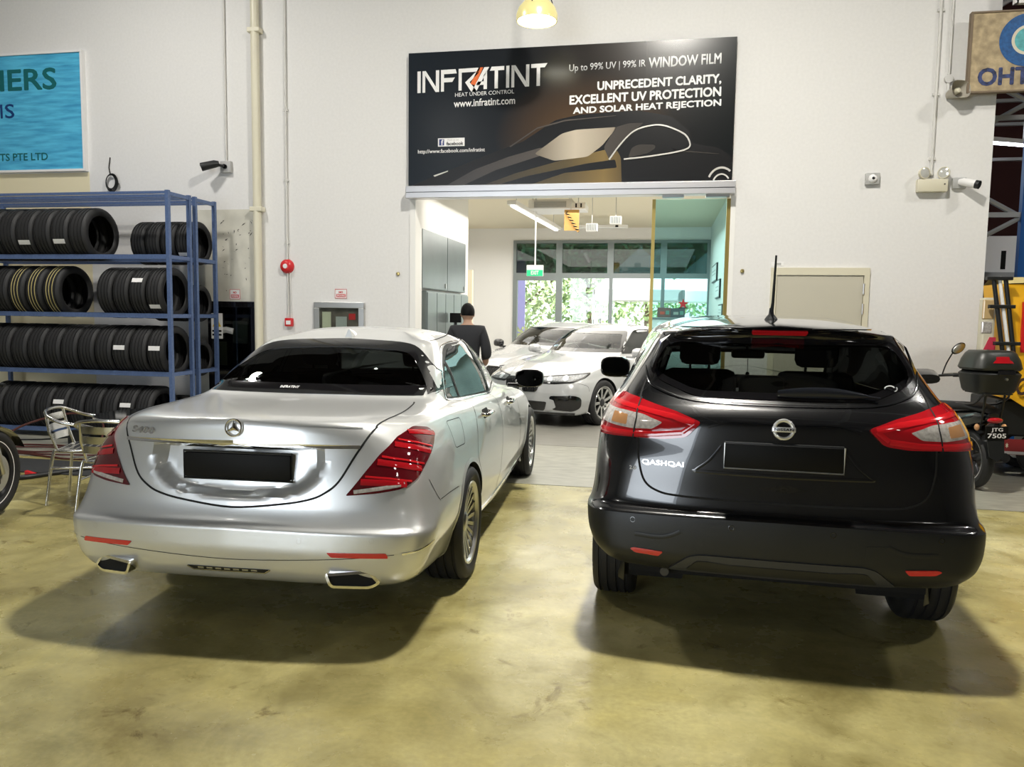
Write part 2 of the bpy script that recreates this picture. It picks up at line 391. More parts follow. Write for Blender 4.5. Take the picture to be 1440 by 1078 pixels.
class Body:
    def __init__(s, rows, mr, mc, mod=None):
        P = np.array(rows, float)
        A = pchip(P, mr); A = np.swapaxes(pchip(np.swapaxes(A, 0, 1), mc), 0, 1)
        if mod is not None: A = mod(A)
        s.A = A; s.nr, s.nc = A.shape[:2]; s.mr, s.mc = mr, mc
        s.keep = np.ones((s.nr-1, s.nc-1), bool)
        s.refresh()
    def refresh(s):
        v, f = s.mesh_data(None); s.bvh = BVHTree.FromPolygons([Vector(p) for p in v], f)
    def mesh_data(s, sel):
        """sel(row, col) -> bool array on faces; both halves"""
        A = s.A; nr, nc = s.nr, s.nc; flat = A.reshape(-1, 3)
        mir = flat*np.array([-1, 1, 1]); V = np.vstack([flat, mir]); F = []
        cen = np.abs(flat[:, 0]) < 1e-6
        idx = np.arange(nr*nc); m_idx = np.where(cen, idx, idx+nr*nc)
        for r in range(nr-1):
            for c in range(nc-1):
                if sel is not None and not (s.keep[r, c] and sel[r, c]): continue
                a, b, d, e = r*nc+c, r*nc+c+1, (r+1)*nc+c+1, (r+1)*nc+c
                F.append((a, b, d, e)); F.append((m_idx[e], m_idx[d], m_idx[b], m_idx[a]))
        return V, F
    def centers(s):
        A = s.A; return (A[:-1, :-1]+A[1:, :-1]+A[:-1, 1:]+A[1:, 1:])/4
    def arch(s, y, z, rad, xmin=.5):
        """cut a wheel arch: drop inner faces, snap the rim of the hole to the circle"""
        A = s.A; r = np.hypot(A[..., 1]-y, A[..., 2]-z); ins = (r < rad) & (A[..., 0] > xmin)
        allin = ins[:-1, :-1] & ins[1:, :-1] & ins[:-1, 1:] & ins[1:, 1:]
        s.keep &= ~allin
        k = np.where(ins & (r > rad*.55), rad/np.maximum(r, 1e-6), 1)
        used = np.zeros_like(ins)
        kp = s.keep
        used[:-1, :-1] |= kp; used[1:, :-1] |= kp; used[:-1, 1:] |= kp; used[1:, 1:] |= kp
        k = np.where(used, k, 1)
        A[..., 1] = y+(A[..., 1]-y)*k; A[..., 2] = z+(A[..., 2]-z)*k
    def cut(s, poly, frame, half=True):
        """drop faces whose centre falls inside the polygon seen along the frame's ray"""
        C = s.centers(); O, U, Vv, D = frame
        q = C-np.array(O); a = q@np.array(U); b = q@np.array(Vv)
        A = s.A; n = np.cross(A[1:, :-1]-A[:-1, :-1], A[:-1, 1:]-A[:-1, :-1])
        sgn = n@np.array(D)
        ins = np.zeros(a.shape, bool); P = [tuple(p) for p in poly]; N = len(P)
        for i in range(N):
            (x1, y1), (x2, y2) = P[i], P[(i+1) % N]
            if abs(y2-y1) < 1e-12: continue
            cond = ((y1 > b) != (y2 > b)) & (a < (x2-x1)*(b-y1)/(y2-y1)+x1)
            ins ^= cond
        # only the surface on the side the ray meets first
        s.keep &= ~(ins & (sgn > 0))
    def build(s, name, m, parent, sel=None, smooth=35):
        if sel is None: sel = np.ones((s.nr-1, s.nc-1), bool)
        V, F = s.mesh_data(sel); used = sorted({i for f in F for i in f}); mp = {o: i for i, o in enumerate(used)}
        F2 = []
        for f in F:
            g = [mp[i] for i in f]; g = [x for i, x in enumerate(g) if x != g[i-1]]
            if len(g) > 2: F2.append(tuple(g))
        me = bpy.data.meshes.new(name); me.from_pydata([tuple(V[i]) for i in used], [], F2); me.validate(); me.update()
        b = bmesh.new(); b.from_mesh(me); bmesh.ops.remove_doubles(b, verts=b.verts, dist=1e-5); bmesh.ops.recalc_face_normals(b, faces=b.faces)
        b.to_mesh(me); b.free(); me.materials.append(m)
        return link(name, me, parent, smooth)
    def hit(s, p, d):
        return s.bvh.ray_cast(Vector(p), Vector(d).normalized())
REAR = ((0, -2, 0), (1, 0, 0), (0, 0, 1), (0, 1, 0))
FRONT = ((0, 8, 0), (1, 0, 0), (0, 0, 1), (0, -1, 0))
RIGHT = ((4, 0, 0), (0, 1, 0), (0, 0, 1), (-1, 0, 0))
LEFT = ((-4, 0, 0), (0, 1, 0), (0, 0, 1), (1, 0, 0))
TOP = ((0, 0, 4), (1, 0, 0), (0, 1, 0), (0, 0, -1))
def mirror_frame(f):
    mx = lambda v: (-v[0], v[1], v[2])
    return tuple(mx(v) for v in f)
def corner_frame(deg, x=1.2, y=-1.0):
    a = R(deg); D = (-math.sin(a), math.cos(a), 0); U = (math.cos(a), math.sin(a), 0)
    return ((x, y, 0), U, (0, 0, 1), D)
def fpoint(fr, a, b): return Vector(fr[0])+Vector(fr[1])*a+Vector(fr[2])*b
def to_frame(fr, pts):
    return [((Vector(p)-Vector(fr[0])).dot(Vector(fr[1])), (Vector(p)-Vector(fr[0])).dot(Vector(fr[2]))) for p in pts]
def on_body(body, fr, a, b):
    h = body.hit(fpoint(fr, a, b), fr[3])
    if h[0] is None: return None, None
    n = h[1]
    if n.dot(Vector(fr[3])) > 0: n = -n
    return h[0], n
def inset(poly, d):
    N = len(poly); ar = sum(poly[i-1][0]*poly[i][1]-poly[i][0]*poly[i-1][1] for i in range(N)); sg = 1 if ar > 0 else -1
    out = []
    for i in range(N):
        a, p, b = Vector(poly[i-1]), Vector(poly[i]), Vector(poly[(i+1) % N])
        e1, e2 = (p-a), (b-p)
        n1 = Vector((-e1.y, e1.x)).normalized()*sg; n2 = Vector((-e2.y, e2.x)).normalized()*sg
        n = (n1+n2); n = n.normalized() if n.length > 1e-6 else n1
        out.append(p+n*d/max(.5, n.dot(n1)))
    return out
def ring_mesh(body, fr, rings, offs, close_center, mirror=False):
    """rings: list of 2D polygons with equal counts -> projected strips"""
    n = len(rings[0]); mb = MB(); V = []; last = None; 
    for ri, (poly, off) in enumerate(zip(rings, offs)):
        for p in poly:
            h, nn = on_body(body, fr, p[0], p[1])
            if h is None:
                if last is None:
                    h, nn = fpoint(fr, p[0], p[1])+Vector(fr[3])*2, -Vector(fr[3])
                else:
                    dp = fpoint(fr, p[0], p[1]); D = Vector(fr[3]); h = dp+D*((last[0]-dp).dot(D)); nn = last[1]
            last = (h, nn); V.append(h+nn*off)
    F = []
    for r in range(len(rings)-1):
        for i in range(n):
            j = (i+1) % n; F.append((r*n+i, r*n+j, (r+1)*n+j, (r+1)*n+i))
    if close_center:
        c = sum((V[(len(rings)-1)*n+i] for i in range(n)), Vector())/n; V.append(c); k = len(V)-1; o = (len(rings)-1)*n
        for i in range(n): F.append((o+i, o+(i+1) % n, k))
    if mirror: V = [Vector((-v.x, v.y, v.z)) for v in V]
    return mb.add(V, F)
def patch(body, name, poly, fr, m, parent, off=.004, sink=.012, rings=6, mirror=False, smooth=40, s_min=.06):
    n = len(poly); c = sum((Vector(p) for p in poly), Vector((0, 0)))/n
    rr = [poly, poly]; oo = [-sink, off]
    for k in range(1, rings+1):
        s = 1-(1-s_min)*k/rings; rr.append([c+(Vector(p)-c)*s for p in poly]); oo.append(off)
    return ring_mesh(body, fr, rr, oo, True, mirror).build(name, m, parent, smooth)
def border(body, name, poly, d, fr, m, parent, off=.004, sink=.012, back=.012, mirror=False, smooth=40):
    i1 = inset(poly, d*.5); i2 = inset(poly, d)
    return ring_mesh(body, fr, [poly, poly, i1, i2, i2], [-sink, off, off, off, -back], False, mirror).build(name, m, parent, smooth)
def seam(body, name, pts, fr, m, parent, w=.005, off=.0012, step=.02, mirror=False, closed=False):
    P = [Vector(p) for p in pts]
    if closed: P = P+[P[0]]
    Q = [P[0]]
    for a, b in zip(P[:-1], P[1:]):
        k = max(1, int((b-a).length/step)); Q += [a+(b-a)*(j/k) for j in range(1, k+1)]
    H = []
    for q in Q:
        h, n = on_body(body, fr, q[0], q[1])
        if h is not None: H.append((h, n))
    V = []; F = []
    for i, (h, n) in enumerate(H):
        t = H[min(i+1, len(H)-1)][0]-H[max(i-1, 0)][0]; s = n.cross(t); s = s.normalized()*w/2 if s.length > 1e-9 else Vector((0,0,0))
        V += [h+s+n*off, h+n*(off+w*.1), h-s+n*off]
    for i in range(len(H)-1):
        a = i*3; F += [(a, a+1, a+4, a+3), (a+1, a+2, a+5, a+4)]
    if mirror: V = [Vector((-v.x, v.y, v.z)) for v in V]
    return MB().add(V, F).build(name, m, parent, 60)
def smooth_line(pts, n=6):
    P = np.array([tuple(p) for p in pts], float); Q = pchip_cr(P, n); return [Vector(q) for q in Q]
def pchip_cr(P, n):
    out = []; N = len(P)
    for i in range(N-1):
        a, b, c, d = P[max(i-1, 0)], P[i], P[i+1], P[min(i+2, N-1)]
        for k in range(n):
            t = k/n; out.append(.5*((2*b)+(c-a)*t+(2*a-5*b+4*c-d)*t*t+(3*b-a-3*c+d)*t**3))
    out.append(P[-1]); return np.array(out)
def smoothstep(a, b, x):
    t = np.clip((x-a)/(b-a), 0, 1); return t*t*(3-2*t)
# ================================================================== CARS: shared pieces
MC = [10, 10, 8, 7, 7] + [14]*6 + [6, 6, 8, 8]
def sedan_rows(L=5.12, k=1.0, kz=1.0, front=0):
    d = L-5.12
    T = [
     # yr    bow  cd   wr   ws    yf    fb   fcd  wf   z
     (.30,  .05, .25, .70, .75, 4.95, .10, .25, .70, {0:.24, 15:.2}),
     (.05,  .06, .22, .85, .885, 5.07, .14, .34, .84, {0:.335, 3:.33, 5:.30, 6:.25, 8:.215, 10:.215, 12:.19, 15:.19}),
     (.012, .07, .24, .905, .915, 5.11, .17, .38, .89, {0:.42, 5:.40, 8:.34, 12:.31, 15:.31}),
     (.0,   .08, .26, .935, .94, 5.12, .18, .40, .915, {0:.50, 5:.48, 8:.44, 12:.40, 15:.40}),
     (.0,   .085,.27, .945, .947, 5.12, .19, .42, .92, {0:.577, 3:.565, 5:.55, 8:.53, 12:.49, 15:.49}),
     (.028, .09, .28, .944, .95, 5.115, .20, .44, .92, {0:.60, 3:.59, 5:.585, 8:.57, 12:.53, 15:.53}),
     (.06,  .10, .30, .934, .953, 5.105, .21, .46, .918, {0:.665, 3:.66, 5:.65, 8:.63, 12:.58, 15:.58}),
     (.085, .115,.33, .912, .952, 5.09, .23, .50, .91, {0:.80, 3:.795, 5:.78, 8:.73, 12:.64, 15:.64}),
     (.105, .15, .38, .888, .944, 5.06, .26, .56, .895, {0:.93, 3:.915, 5:.90, 8:.83, 12:.70, 15:.69}),
     (.105, .21, .46, .862, .928, 5.01, .30, .66, .87, {0:1.035, 2:1.02, 3:.985, 5:.985, 8:.905, 11:.845, 13:.74, 15:.735}),
     (.122, .26, .52, .835, .905, 4.93, .32, .74, .83, {0:1.082, 2:1.068, 3:1.035, 5:1.035, 8:.962, 11:.90, 13:.795, 15:.79}),
     (.20,  .26, .54, .805, .882, 4.60, .34, .70, .77, {0:1.090, 2:1.083, 3:1.06, 5:1.05, 8:.99, 10:.97, 11:.945, 13:.885, 15:.885}),
     (.95,  .08, .36, .762, .852, 3.72, .30, .22, .735, {0:1.108, 3:1.10, 4:1.085, 5:1.055, 6:1.03, 8:1.005, 10:1.0, 11:1.0, 13:1.02, 15:1.03}),
     (1.24, .06, .30, .672, .775, 3.33, .22, .18, .67, {0:1.255, 4:1.25, 8:1.20, 12:1.21, 15:1.225}),
     (1.58, .03, .22, .565, .65, 2.85, .12, .14, .575, {0:1.415, 4:1.41, 5:1.405, 8:1.40, 12:1.39, 15:1.40}),
     (1.72, .03, .18, .47, .545, 2.66, .10, .12, .48, {0:1.445, 4:1.442, 8:1.452, 12:1.44, 15:1.44}),
     (1.90, .02, .15, .28, .32, 2.50, .06, .10, .28, {0:1.474, 8:1.487, 15:1.474}),
     (2.05, .02, .15, .0, .0, 2.40, .02, .10, .0, {0:1.488, 8:1.497, 15:1.488}),
    ]
    out = []
    for (yr, bow, cd, wr, ws, yf, fb, fcd, wf, z) in T:
        out.append([(x*k, y, q*kz) for x, y, q in mkrow(yr, bow, cd, wr, ws, yf+d, fb, fcd, wf, z)])
    return out
SEDAN_MR = [3, 5, 6, 7, 4, 6, 9, 9, 8, 6, 5, 10, 9, 10, 5, 5, 4]
def suv_rows():
    T = [
     (.28, .04, .20, .72, .76, 4.2, .1, .25, .70, {0:.36, 15:.22}),
     (.035, .05, .20, .83, .87, 4.3, .14, .3, .84, {0:.40, 3:.42, 5:.42, 6:.34, 8:.27, 10:.27, 12:.25, 15:.25}),
     (.0,  .05, .24, .885, .905, 4.36, .16, .34, .89, {0:.50, 5:.48, 8:.40, 15:.36}),
     (-.005, .06, .26, .915, .925, 4.38, .17, .36, .91, {0:.585, 5:.57, 8:.50, 15:.48}),
     (.0, .065, .28, .922, .928, 4.38, .18, .36, .915, {0:.672, 3:.662, 5:.645, 8:.57, 15:.56}),
     (.045, .075, .28, .912, .928, 4.375, .18, .37, .915, {0:.70, 3:.692, 5:.68, 8:.61, 15:.60}),
     (.058, .085, .29, .902, .926, 4.37, .18, .38, .913, {0:.757, 3:.757, 5:.75, 8:.67, 15:.66}),
     (.070, .10, .30, .895, .922, 4.36, .2, .4, .91, {0:.90, 3:.90, 5:.885, 8:.77, 15:.74}),
     (.085, .12, .32, .888, .92, 4.33, .22, .45, .90, {0:1.00, 3:1.0, 5:.98, 8:.87, 15:.82}),
     (.098, .14, .35, .866, .912, 4.28, .25, .5, .88, {0:1.10, 3:1.10, 5:1.08, 8:.96, 15:.90}),
     (.145, .17, .40, .842, .895, 4.15, .28, .55, .84, {0:1.165, 3:1.165, 5:1.15, 8:1.03, 12:.96, 15:.96}),
     (.205, .17, .44, .800, .862, 3.6, .28, .5, .78, {0:1.205, 3:1.215, 5:1.21, 8:1.10, 12:1.03, 15:1.04}),
     (.33, .16, .42, .705, .795, 2.95, .25, .3, .74, {0:1.36, 3:1.365, 5:1.365, 8:1.27, 12:1.22, 15:1.24}),
     (.455, .12, .36, .632, .715, 2.55, .2, .2, .67, {0:1.505, 3:1.485, 5:1.48, 8:1.44, 12:1.40, 15:1.43}),
     (.40, .17, .36, .605, .68, 2.42, .15, .2, .63, {0:1.556, 3:1.52, 5:1.52, 8:1.50, 12:1.46, 15:1.50}),
     (.43, .17, .40, .575, .645, 2.3, .12, .18, .58, {0:1.570, 3:1.532, 5:1.532, 8:1.535, 12:1.51, 15:1.54}),
     (.75, .10, .35, .42, .45, 2.15, .1, .15, .40, {0:1.600, 3:1.583, 5:1.583, 8:1.602, 15:1.585}),
     (1.05, .03, .15, .0, .0, 1.9, .02, .1, .0, {0:1.612, 8:1.622, 15:1.61}),
    ]
    return [mkrow(*t) for t in T]
SUV_MR = [3, 5, 6, 6, 5, 5, 9, 7, 7, 6, 6, 9, 9, 5, 4, 6, 5]

def make_tyre(rad, width, rim, name='tyre', parent=None, seg=56, grooves=4):
    hw = width/2; pr = [(rim, -hw*.80), (rim+.012, -hw*.92), (rim+(rad-rim)*.45, -hw*1.0), (rad-.022, -hw*.96), (rad-.008, -hw*.84)]
    for g in range(grooves):
        c = -hw*.60+g*hw*1.2/(grooves-1); gw = hw*.055
        pr += [(rad, c-gw*1.3), (rad-.009, c-gw), (rad-.009, c+gw), (rad, c+gw*1.3)]
    pr += [(rad-.008, hw*.84), (rad-.022, hw*.96), (rad-(rad-rim)*.55, hw*1.0), (rim+.012, hw*.92), (rim, hw*.80)]
    return MB().lathe(pr, seg, 'X').build(name, M['rubber'], parent, 40)
def make_wheel(parent, loc, rad, width, rim, spokes, side, style='multi', name='wheel', alloy=None, dark=None):
    """wheel axis along X; side=+1: outer face towards +X. A part with tyre, rim and spokes as sub-parts"""
    alloy = alloy or M['alloy']
    w = bpy.data.objects.new(name, None); COL.objects.link(w); w.parent = parent; w.location = loc; w.empty_display_size = .1
    make_tyre(rad, width, rim, 'tyre', w)
    hw = width/2; s = side
    rimp = [(rim-.004, -hw*.8), (rim-.03, -hw*.7), (rim-.04, 0), (rim-.03, hw*.72), (rim-.008, hw*.80), (rim+.008, hw*.88), (rim+.004, hw*.93), (rim-.010, hw*.90), (rim-.02, hw*.76)]
    MB().lathe([(r, h*s) for r, h in rimp], 48, 'X').build('rim', alloy, w, 40)
    MB().lathe([(rim-.035, -.02*s), (.03, -.02*s)], 32, 'X').build('wheel_well_disc', M['seam'], w, 40)
    m = MB()
    for i in range(spokes):
        a = 2*PI*i/spokes
        def pt(r, da, h): return (h*s, r*math.cos(a+da), r*math.sin(a+da))
        xo = hw*.74; xi = hw*.60
        if style == 'multi':
            w0, w1 = .010/.07, .013/rim
            prof = [(.05, w0*1.0, xi), (rim*.45, .010/(rim*.45), xi+.004), (rim-.012, w1, xo+.006)]
        else:
            prof = [(.05, .022/.05, xi), (rim*.5, .020/(rim*.5), xi+.006), (rim-.012, .026/rim, xo+.006)]
        vs = []
        for r, da, h in prof:
            vs += [pt(r, -da, h), pt(r, da, h), pt(r, da, h-.022), pt(r, -da, h-.022)]
        fs = []
        for j in range(len(prof)-1):
            o = j*4
            for q in range(4): fs.append((o+q, o+(q+1) % 4, o+4+(q+1) % 4, o+4+q))
        m.add(vs, fs)
        if style == 'double':
            pass
    m.build('spokes', alloy, w)
    MB().lathe([(0, (hw*.70)*s), (.045, (hw*.70)*s), (.06, (hw*.62)*s), (.06, (hw*.3)*s)], 24, 'X').build('hub_cap', dark or alloy, w, 40)
    MB().lathe([(.03, -.03*s), (rim*.72, -.03*s), (rim*.72, -.055*s), (.03, -.055*s)], 32, 'X').build('brake_disc', M['satin'], w, 40)
    return w
def arch_trim(body, y, z, rad, parent, m, width=.03, name='wheel_arch', liner_w=.34, mirror=False, a0=-20, a1=200, off=.006):
    """flange on the flank around the arch plus the liner inside it; one mesh"""
    V = []; F = []; n = 48; side = -1 if mirror else 1; fl = MB()
    rows = [[], [], [], []]
    for i in range(n+1):
        a = R(a0+(a1-a0)*i/n)
        def P(r): return (y+r*math.cos(a), z+r*math.sin(a))
        for k, r in enumerate((rad+width, rad+width*.5, rad-.004)):
            q = P(r); h, nn = on_body(body, RIGHT, q[0], q[1])
            x = h.x if h is not None else (rows[k][-1][0] if rows[k] else .9)
            rows[k].append((x+(off if k else .001), q[0], q[1]))
        rows[3].append((rows[2][-1][0]-liner_w, rows[2][-1][1], rows[2][-1][2]))
    for r in rows[:3]: fl.v += [(side*p[0], p[1], p[2]) for p in r]
    for k in range(2):
        for i in range(n): fl.f.append((k*(n+1)+i, k*(n+1)+i+1, (k+1)*(n+1)+i+1, (k+1)*(n+1)+i))
    fl.mi = [0]*len(fl.f)
    fl.build(name, m, parent, 40)
    ln = MB(); ln.v += [(side*p[0], p[1], p[2]) for p in rows[2]]+[(side*p[0], p[1], p[2]) for p in rows[3]]
    for i in range(n): ln.f.append((i, i+1, n+1+i+1, n+1+i))
    ln.f.append(tuple(n+1+i for i in range(n+1)))
    ln.mi = [0]*len(ln.f)
    ln.build('wheel_housing', M['dark'], parent)
def seat_part(parent, x, y, z, name='front_seat', hr=True, w=.25, h=.62):
    m = MB(); m.box((x-w, y-.5, z-.12), (x+w, y+.02, z+.08), bev=.05)
    T = Matrix.Translation((x, y-.48, z)) @ Matrix.Rotation(R(14), 4, 'X')
    m.box((-w*.95, -.07, 0), (w*.95, .07, h), T, .06)
    if hr:
        m.box((-w*.52, -.05, h+.03), (w*.52, .06, h+.22), T, .045)
        for q in (-.06, .06): m.tube([T @ Vector((q, 0, h-.03)), T @ Vector((q, 0, h+.06))], .008, 6)
    return m.build(name, M['seat'], parent, 40)
def mirror_part(parent, p, s, m, sz=(.13, .09, .085)):
    """door mirror: shell + glass + foot; s=+1 right side"""
    x, y, z = p; mb = MB(); sh = []
    for i, (dy, k) in enumerate(((-.005, .86), (0, .95), (.02, 1.0), (.055, .93), (.09, .72), (.115, .35))):
        for j in range(24):
            a = 2*PI*j/24; ca, sa = math.cos(a), math.sin(a)
            e = .62
            px = math.copysign(abs(ca)**e, ca)*sz[0]*k; pz = math.copysign(abs(sa)**e, sa)*sz[2]*k*(1 if ca*s > -.3 else .9)
            sh.append((x+s*0+px, y+dy, z+pz+.02*k))
    fs = []
    for i in range(5):
        for j in range(24): fs.append((i*24+j, i*24+(j+1) % 24, (i+1)*24+(j+1) % 24, (i+1)*24+j))
    fs.append(tuple(5*24+j for j in range(24)))
    mb.add(sh, fs)
    mb.box((x-s*.20, y+.03, z-.065), (x-s*.05, y+.075, z-.03), bev=.01) if s > 0 else mb.box((x-s*.05, y+.03, z-.065), (x-s*.20, y+.075, z-.03), bev=.01)
    o = mb.build('door_mirror', m, parent, 40)
    g = MB().add([(v[0], v[1]+.004, v[2]) for v in sh[:24]], [tuple(range(24))]).build('mirror_glass', M['mirror'], o)
    return o
M['mirror'] = mat('mirror_glass', (.012, .013, .014), .03, 1)
def handle_part(body, parent, y, z, m, mirror=False, L=.22):
    h, n = on_body(body, RIGHT, y, z); h2, _ = on_body(body, RIGHT, y+L, z)
    s = -1 if mirror else 1; a, b = h, h2
    pts = [a+Vector((-.01, 0, 0)), a+Vector((.035, .02, 0)), a.lerp(b, .5)+Vector((.042, 0, .004)), b+Vector((.035, -.02, 0)), b+Vector((-.01, 0, 0))]
    pts = [(s*p[0], p[1], p[2]) for p in smooth_line(pts, 4)]
    o = MB().tube(pts, .013, 8).build('door_handle', m, parent, 50)
    poly = rpoly([(y+.02, z-.03), (y+L-.02, z-.03), (y+L-.02, z+.03), (y+.02, z+.03)], .025)
    patch(body, 'handle_cup', poly, RIGHT, M['seam'], o, .0015, .004, 2, mirror)
    return o

def text_on(body, name, s, x0, x1, z0, z1, fr, m, parent, off=.004, shear=0, bold=0, sub=0, spacing=1.0, tilt=0):
    """raised lettering that follows the body; x0..x1 along the frame's U, z0..z1 along V"""
    o = text(name, s, 0, x1-x0, 0, z1-z0, 0, m, None, shear, bold, .003, None, spacing)
    me = o.data; n = len(me.vertices); a = np.empty(n*3); me.vertices.foreach_get('co', a); a = a.reshape(-1, 3)
    for i in range(n):
        h, nn = on_body(body, fr, x0+a[i, 0], z0+a[i, 2]+tilt*a[i, 0])
        if h is not None: a[i] = h+nn*(off-a[i, 1]*.5)
    me.vertices.foreach_set('co', a.ravel()); me.update(); o.parent = parent
    return o
def torus(mb, c, r, t, n=32, axis='Y', arc=2*PI):
    return mb.lathe([(r+t*math.cos(a), t*math.sin(a)) for a in [2*PI*k/8 for k in range(8)]], n, axis, c, closed=True)
def lens_bands(body, fr, inner, outer, ts, w, m, parent, mirror, off=.007, name='light_band', trim=.06):
    """ribbons across a lamp from its inner chain to its outer chain"""
    def at(ch, t):
        L = [0]
        for a, b in zip(ch[:-1], ch[1:]): L.append(L[-1]+(Vector(b)-Vector(a)).length)
        d = t*L[-1]
        for i in range(len(ch)-1):
            if d <= L[i+1]+1e-9: return Vector(ch[i]).lerp(Vector(ch[i+1]), (d-L[i])/max(1e-9, L[i+1]-L[i]))
    for t in ts:
        a, b = at(inner, t), at(outer, t); d = b-a
        seam(body, name, [a+d*trim, a+d*.5+Vector((0, .004)), b-d*trim], fr, m, parent, w, off, .02, mirror)
# ================================================================== SILVER SEDAN
M['side_pane'] = mat('dark_side_pane', (.010, .014, .014), .02, 0, 0, spec=.6)
M['pillar_black'] = mat('pillar_black', (.006, .006, .006), .35, spec=.25)
def build_sedan():
    t = thing('sedan', 'silver sedan seen from behind, with twin exhaust tips and dark tinted rear glass', 'car', (-1.99, 3.25, 0), R(2.7))
    def mod(A):
        x, y, z = A[..., 0], A[..., 1], A[..., 2]
        u = np.abs(x)/.44; v = np.clip((.948-z)/.238, 0, 2)
        g = 1-(u**3.4+v**3.2)
        d = .055*smoothstep(0, .38, g)*smoothstep(.952, .940, z)*(y < .5)*(z < .955)
        # lower valance tucks in around the diffuser
        A[..., 1] = y+d
        return A
    B = Body(sedan_rows(), SEDAN_MR, MC, mod)
    YA, YF, ZR, RT = 1.20, 4.30, .335, .345
    C = {'B': B}
    rw = rpoly([(-.745, 1.116), (.745, 1.116), (.665, 1.25), (.525, 1.388), (.38, 1.412), (0, 1.426), (-.38, 1.412), (-.525, 1.388), (-.665, 1.25)], [.03, .03, .1, .09, .1, .1, .1, .09, .1], 4, .05)
    ws = rpoly([(-.72, 1.045), (.72, 1.045), (.65, 1.22), (.55, 1.37), (-.55, 1.37), (-.65, 1.22)], .05, 4, .06)
    B.cut(inset(rw, .03), REAR); B.cut(inset(ws, .035), FRONT)
    sw_all = rpoly([(1.36, 1.085), (1.52, 1.20), (1.86, 1.365), (2.35, 1.405), (2.65, 1.385), (3.28, 1.085), (3.36, 1.03), (2.4, 1.035)], .05, 4, .06)
    for y in (YA, YF): B.arch(y, ZR, RT+.03)
    P = t
    B.build('body', M['silver'], P)
    border(B, 'rear_window_frame', rw, .05, REAR, M['gloss_black'], P, .003)
    patch(B, 'rear_window', inset(rw, .048), REAR, M['glass_dark'], P, .001, .002, 5)
    border(B, 'windscreen_frame', ws, .05, FRONT, M['gloss_black'], P, .003)
    patch(B, 'windscreen', inset(ws, .048), FRONT, M['glass_mid'], P, .001, .002, 5)
    for mir in (False, True):
        s = -1 if mir else 1
        quarter = rpoly([(1.38, 1.08), (1.52, 1.19), (1.66, 1.27), (1.60, 1.06)], .012, 3, .04)
        rear = rpoly([(1.635, 1.055), (1.70, 1.285), (1.90, 1.365), (2.28, 1.392), (2.30, 1.04)], [.012, .02, .05, .012, .012], 3, .05)
        frontw = rpoly([(2.355, 1.04), (2.34, 1.393), (2.62, 1.375), (3.14, 1.13), (3.20, 1.04)], [.012, .012, .08, .02, .012], 3, .05)
        patch(B, 'window_surround', rpoly([(1.33, 1.068), (1.50, 1.205), (1.86, 1.385), (2.35, 1.412), (2.66, 1.39), (3.24, 1.10), (3.30, 1.022), (2.4, 1.020)], [.02, .1, .1, .1, .1, .03, .01, .1], 4, .05), RIGHT, M['pillar_black'], P, .002, .004, 5, mir)
        for nm, pl in (('quarter_glass', quarter), ('rear_door_glass', rear), ('front_door_glass', frontw)):
            patch(B, nm, pl, RIGHT, M['side_pane'], P, .005, .004, 4, mir)
        seam(B, 'door_pillar', [(2.327, 1.035), (2.31, 1.40)], RIGHT, M['pillar_black'], P, .055, .009, mirror=mir)
        seam(B, 'door_pillar', [(1.615, 1.05), (1.68, 1.275)], RIGHT, M['pillar_black'], P, .03, .009, mirror=mir)
        seam(B, 'window_trim', smooth_line([(1.33, 1.068), (1.50, 1.205), (1.68, 1.31), (1.86, 1.385), (2.35, 1.412), (2.66, 1.39), (3.24, 1.10)], 6), RIGHT, M['chrome'], P, .009, .005, mirror=mir)
        seam(B, 'window_trim', [(1.33, 1.068), (1.60, 1.04), (2.4, 1.018), (3.30, 1.022)], RIGHT, M['chrome'], P, .009, .005, mirror=mir)
        for y in (YA, YF): arch_trim(B, y, ZR, RT+.03, P, M['silver'], .022, 'wheel_arch', mirror=mir, off=.004)
        make_wheel(P, (s*.825, YA, ZR+.005), .342, .255, .245, 20, s)
        make_wheel(P, (s*.825, YF, ZR+.005), .342, .245, .245, 20, s)
        handle_part(B, P, 1.72, .93, M['chrome'], mir); handle_part(B, P, 2.78, .90, M['chrome'], mir)
        mirror_part(P, (s*1.03, 3.28, 1.035), s, M['gloss_black'], (.125, .09, .08))
        seam(B, 'door_gap', [(2.33, 1.03), (2.34, .8), (2.33, .28)], RIGHT, M['seam'], P, .006, mirror=mir)
        seam(B, 'door_gap', smooth_line([(3.38, 1.0), (3.46, .75), (3.42, .30)]), RIGHT, M['seam'], P, .006, mirror=mir)
        seam(B, 'door_gap', smooth_line([(1.60, 1.03), (1.50, .86), (1.44, .70), (1.56, .50), (1.60, .29)]), RIGHT, M['seam'], P, .006, mirror=mir)
        # chrome strip along the sill
        patch(B, 'sill_trim', rpoly([(1.62, .262), (3.88, .262), (3.88, .285), (1.62, .285)], .005, 2, .1), RIGHT, M['chrome'], P, .006, .006, 2, mir)
    # --- tail lights
    CF = corner_frame(42)
    tl3 = [(.550, .109, .736), (.640, .15, .850), (.690, .20, .925), (.735, .30, .992), (.775, .45, 1.028), (.825, .56, 1.010), (.858, .60, .972), (.868, .50, .912), (.868, .38, .865), (.852, .265, .800), (.80, .183, .763), (.695, .139, .747)]
    tl = to_frame(CF, tl3); tlp = rpoly(tl, [.01, .02, .02, .02, .02, .02, .02, .02, .03, .03, .03, .02], 3, .03)
    inner = tl[:5]; outer = [tl[0], tl[11], tl[10], tl[9], tl[8], tl[7], tl[6], tl[5], tl[4]]
    outer = [tl[10], tl[9], tl[8], tl[7], tl[6], tl[5]]
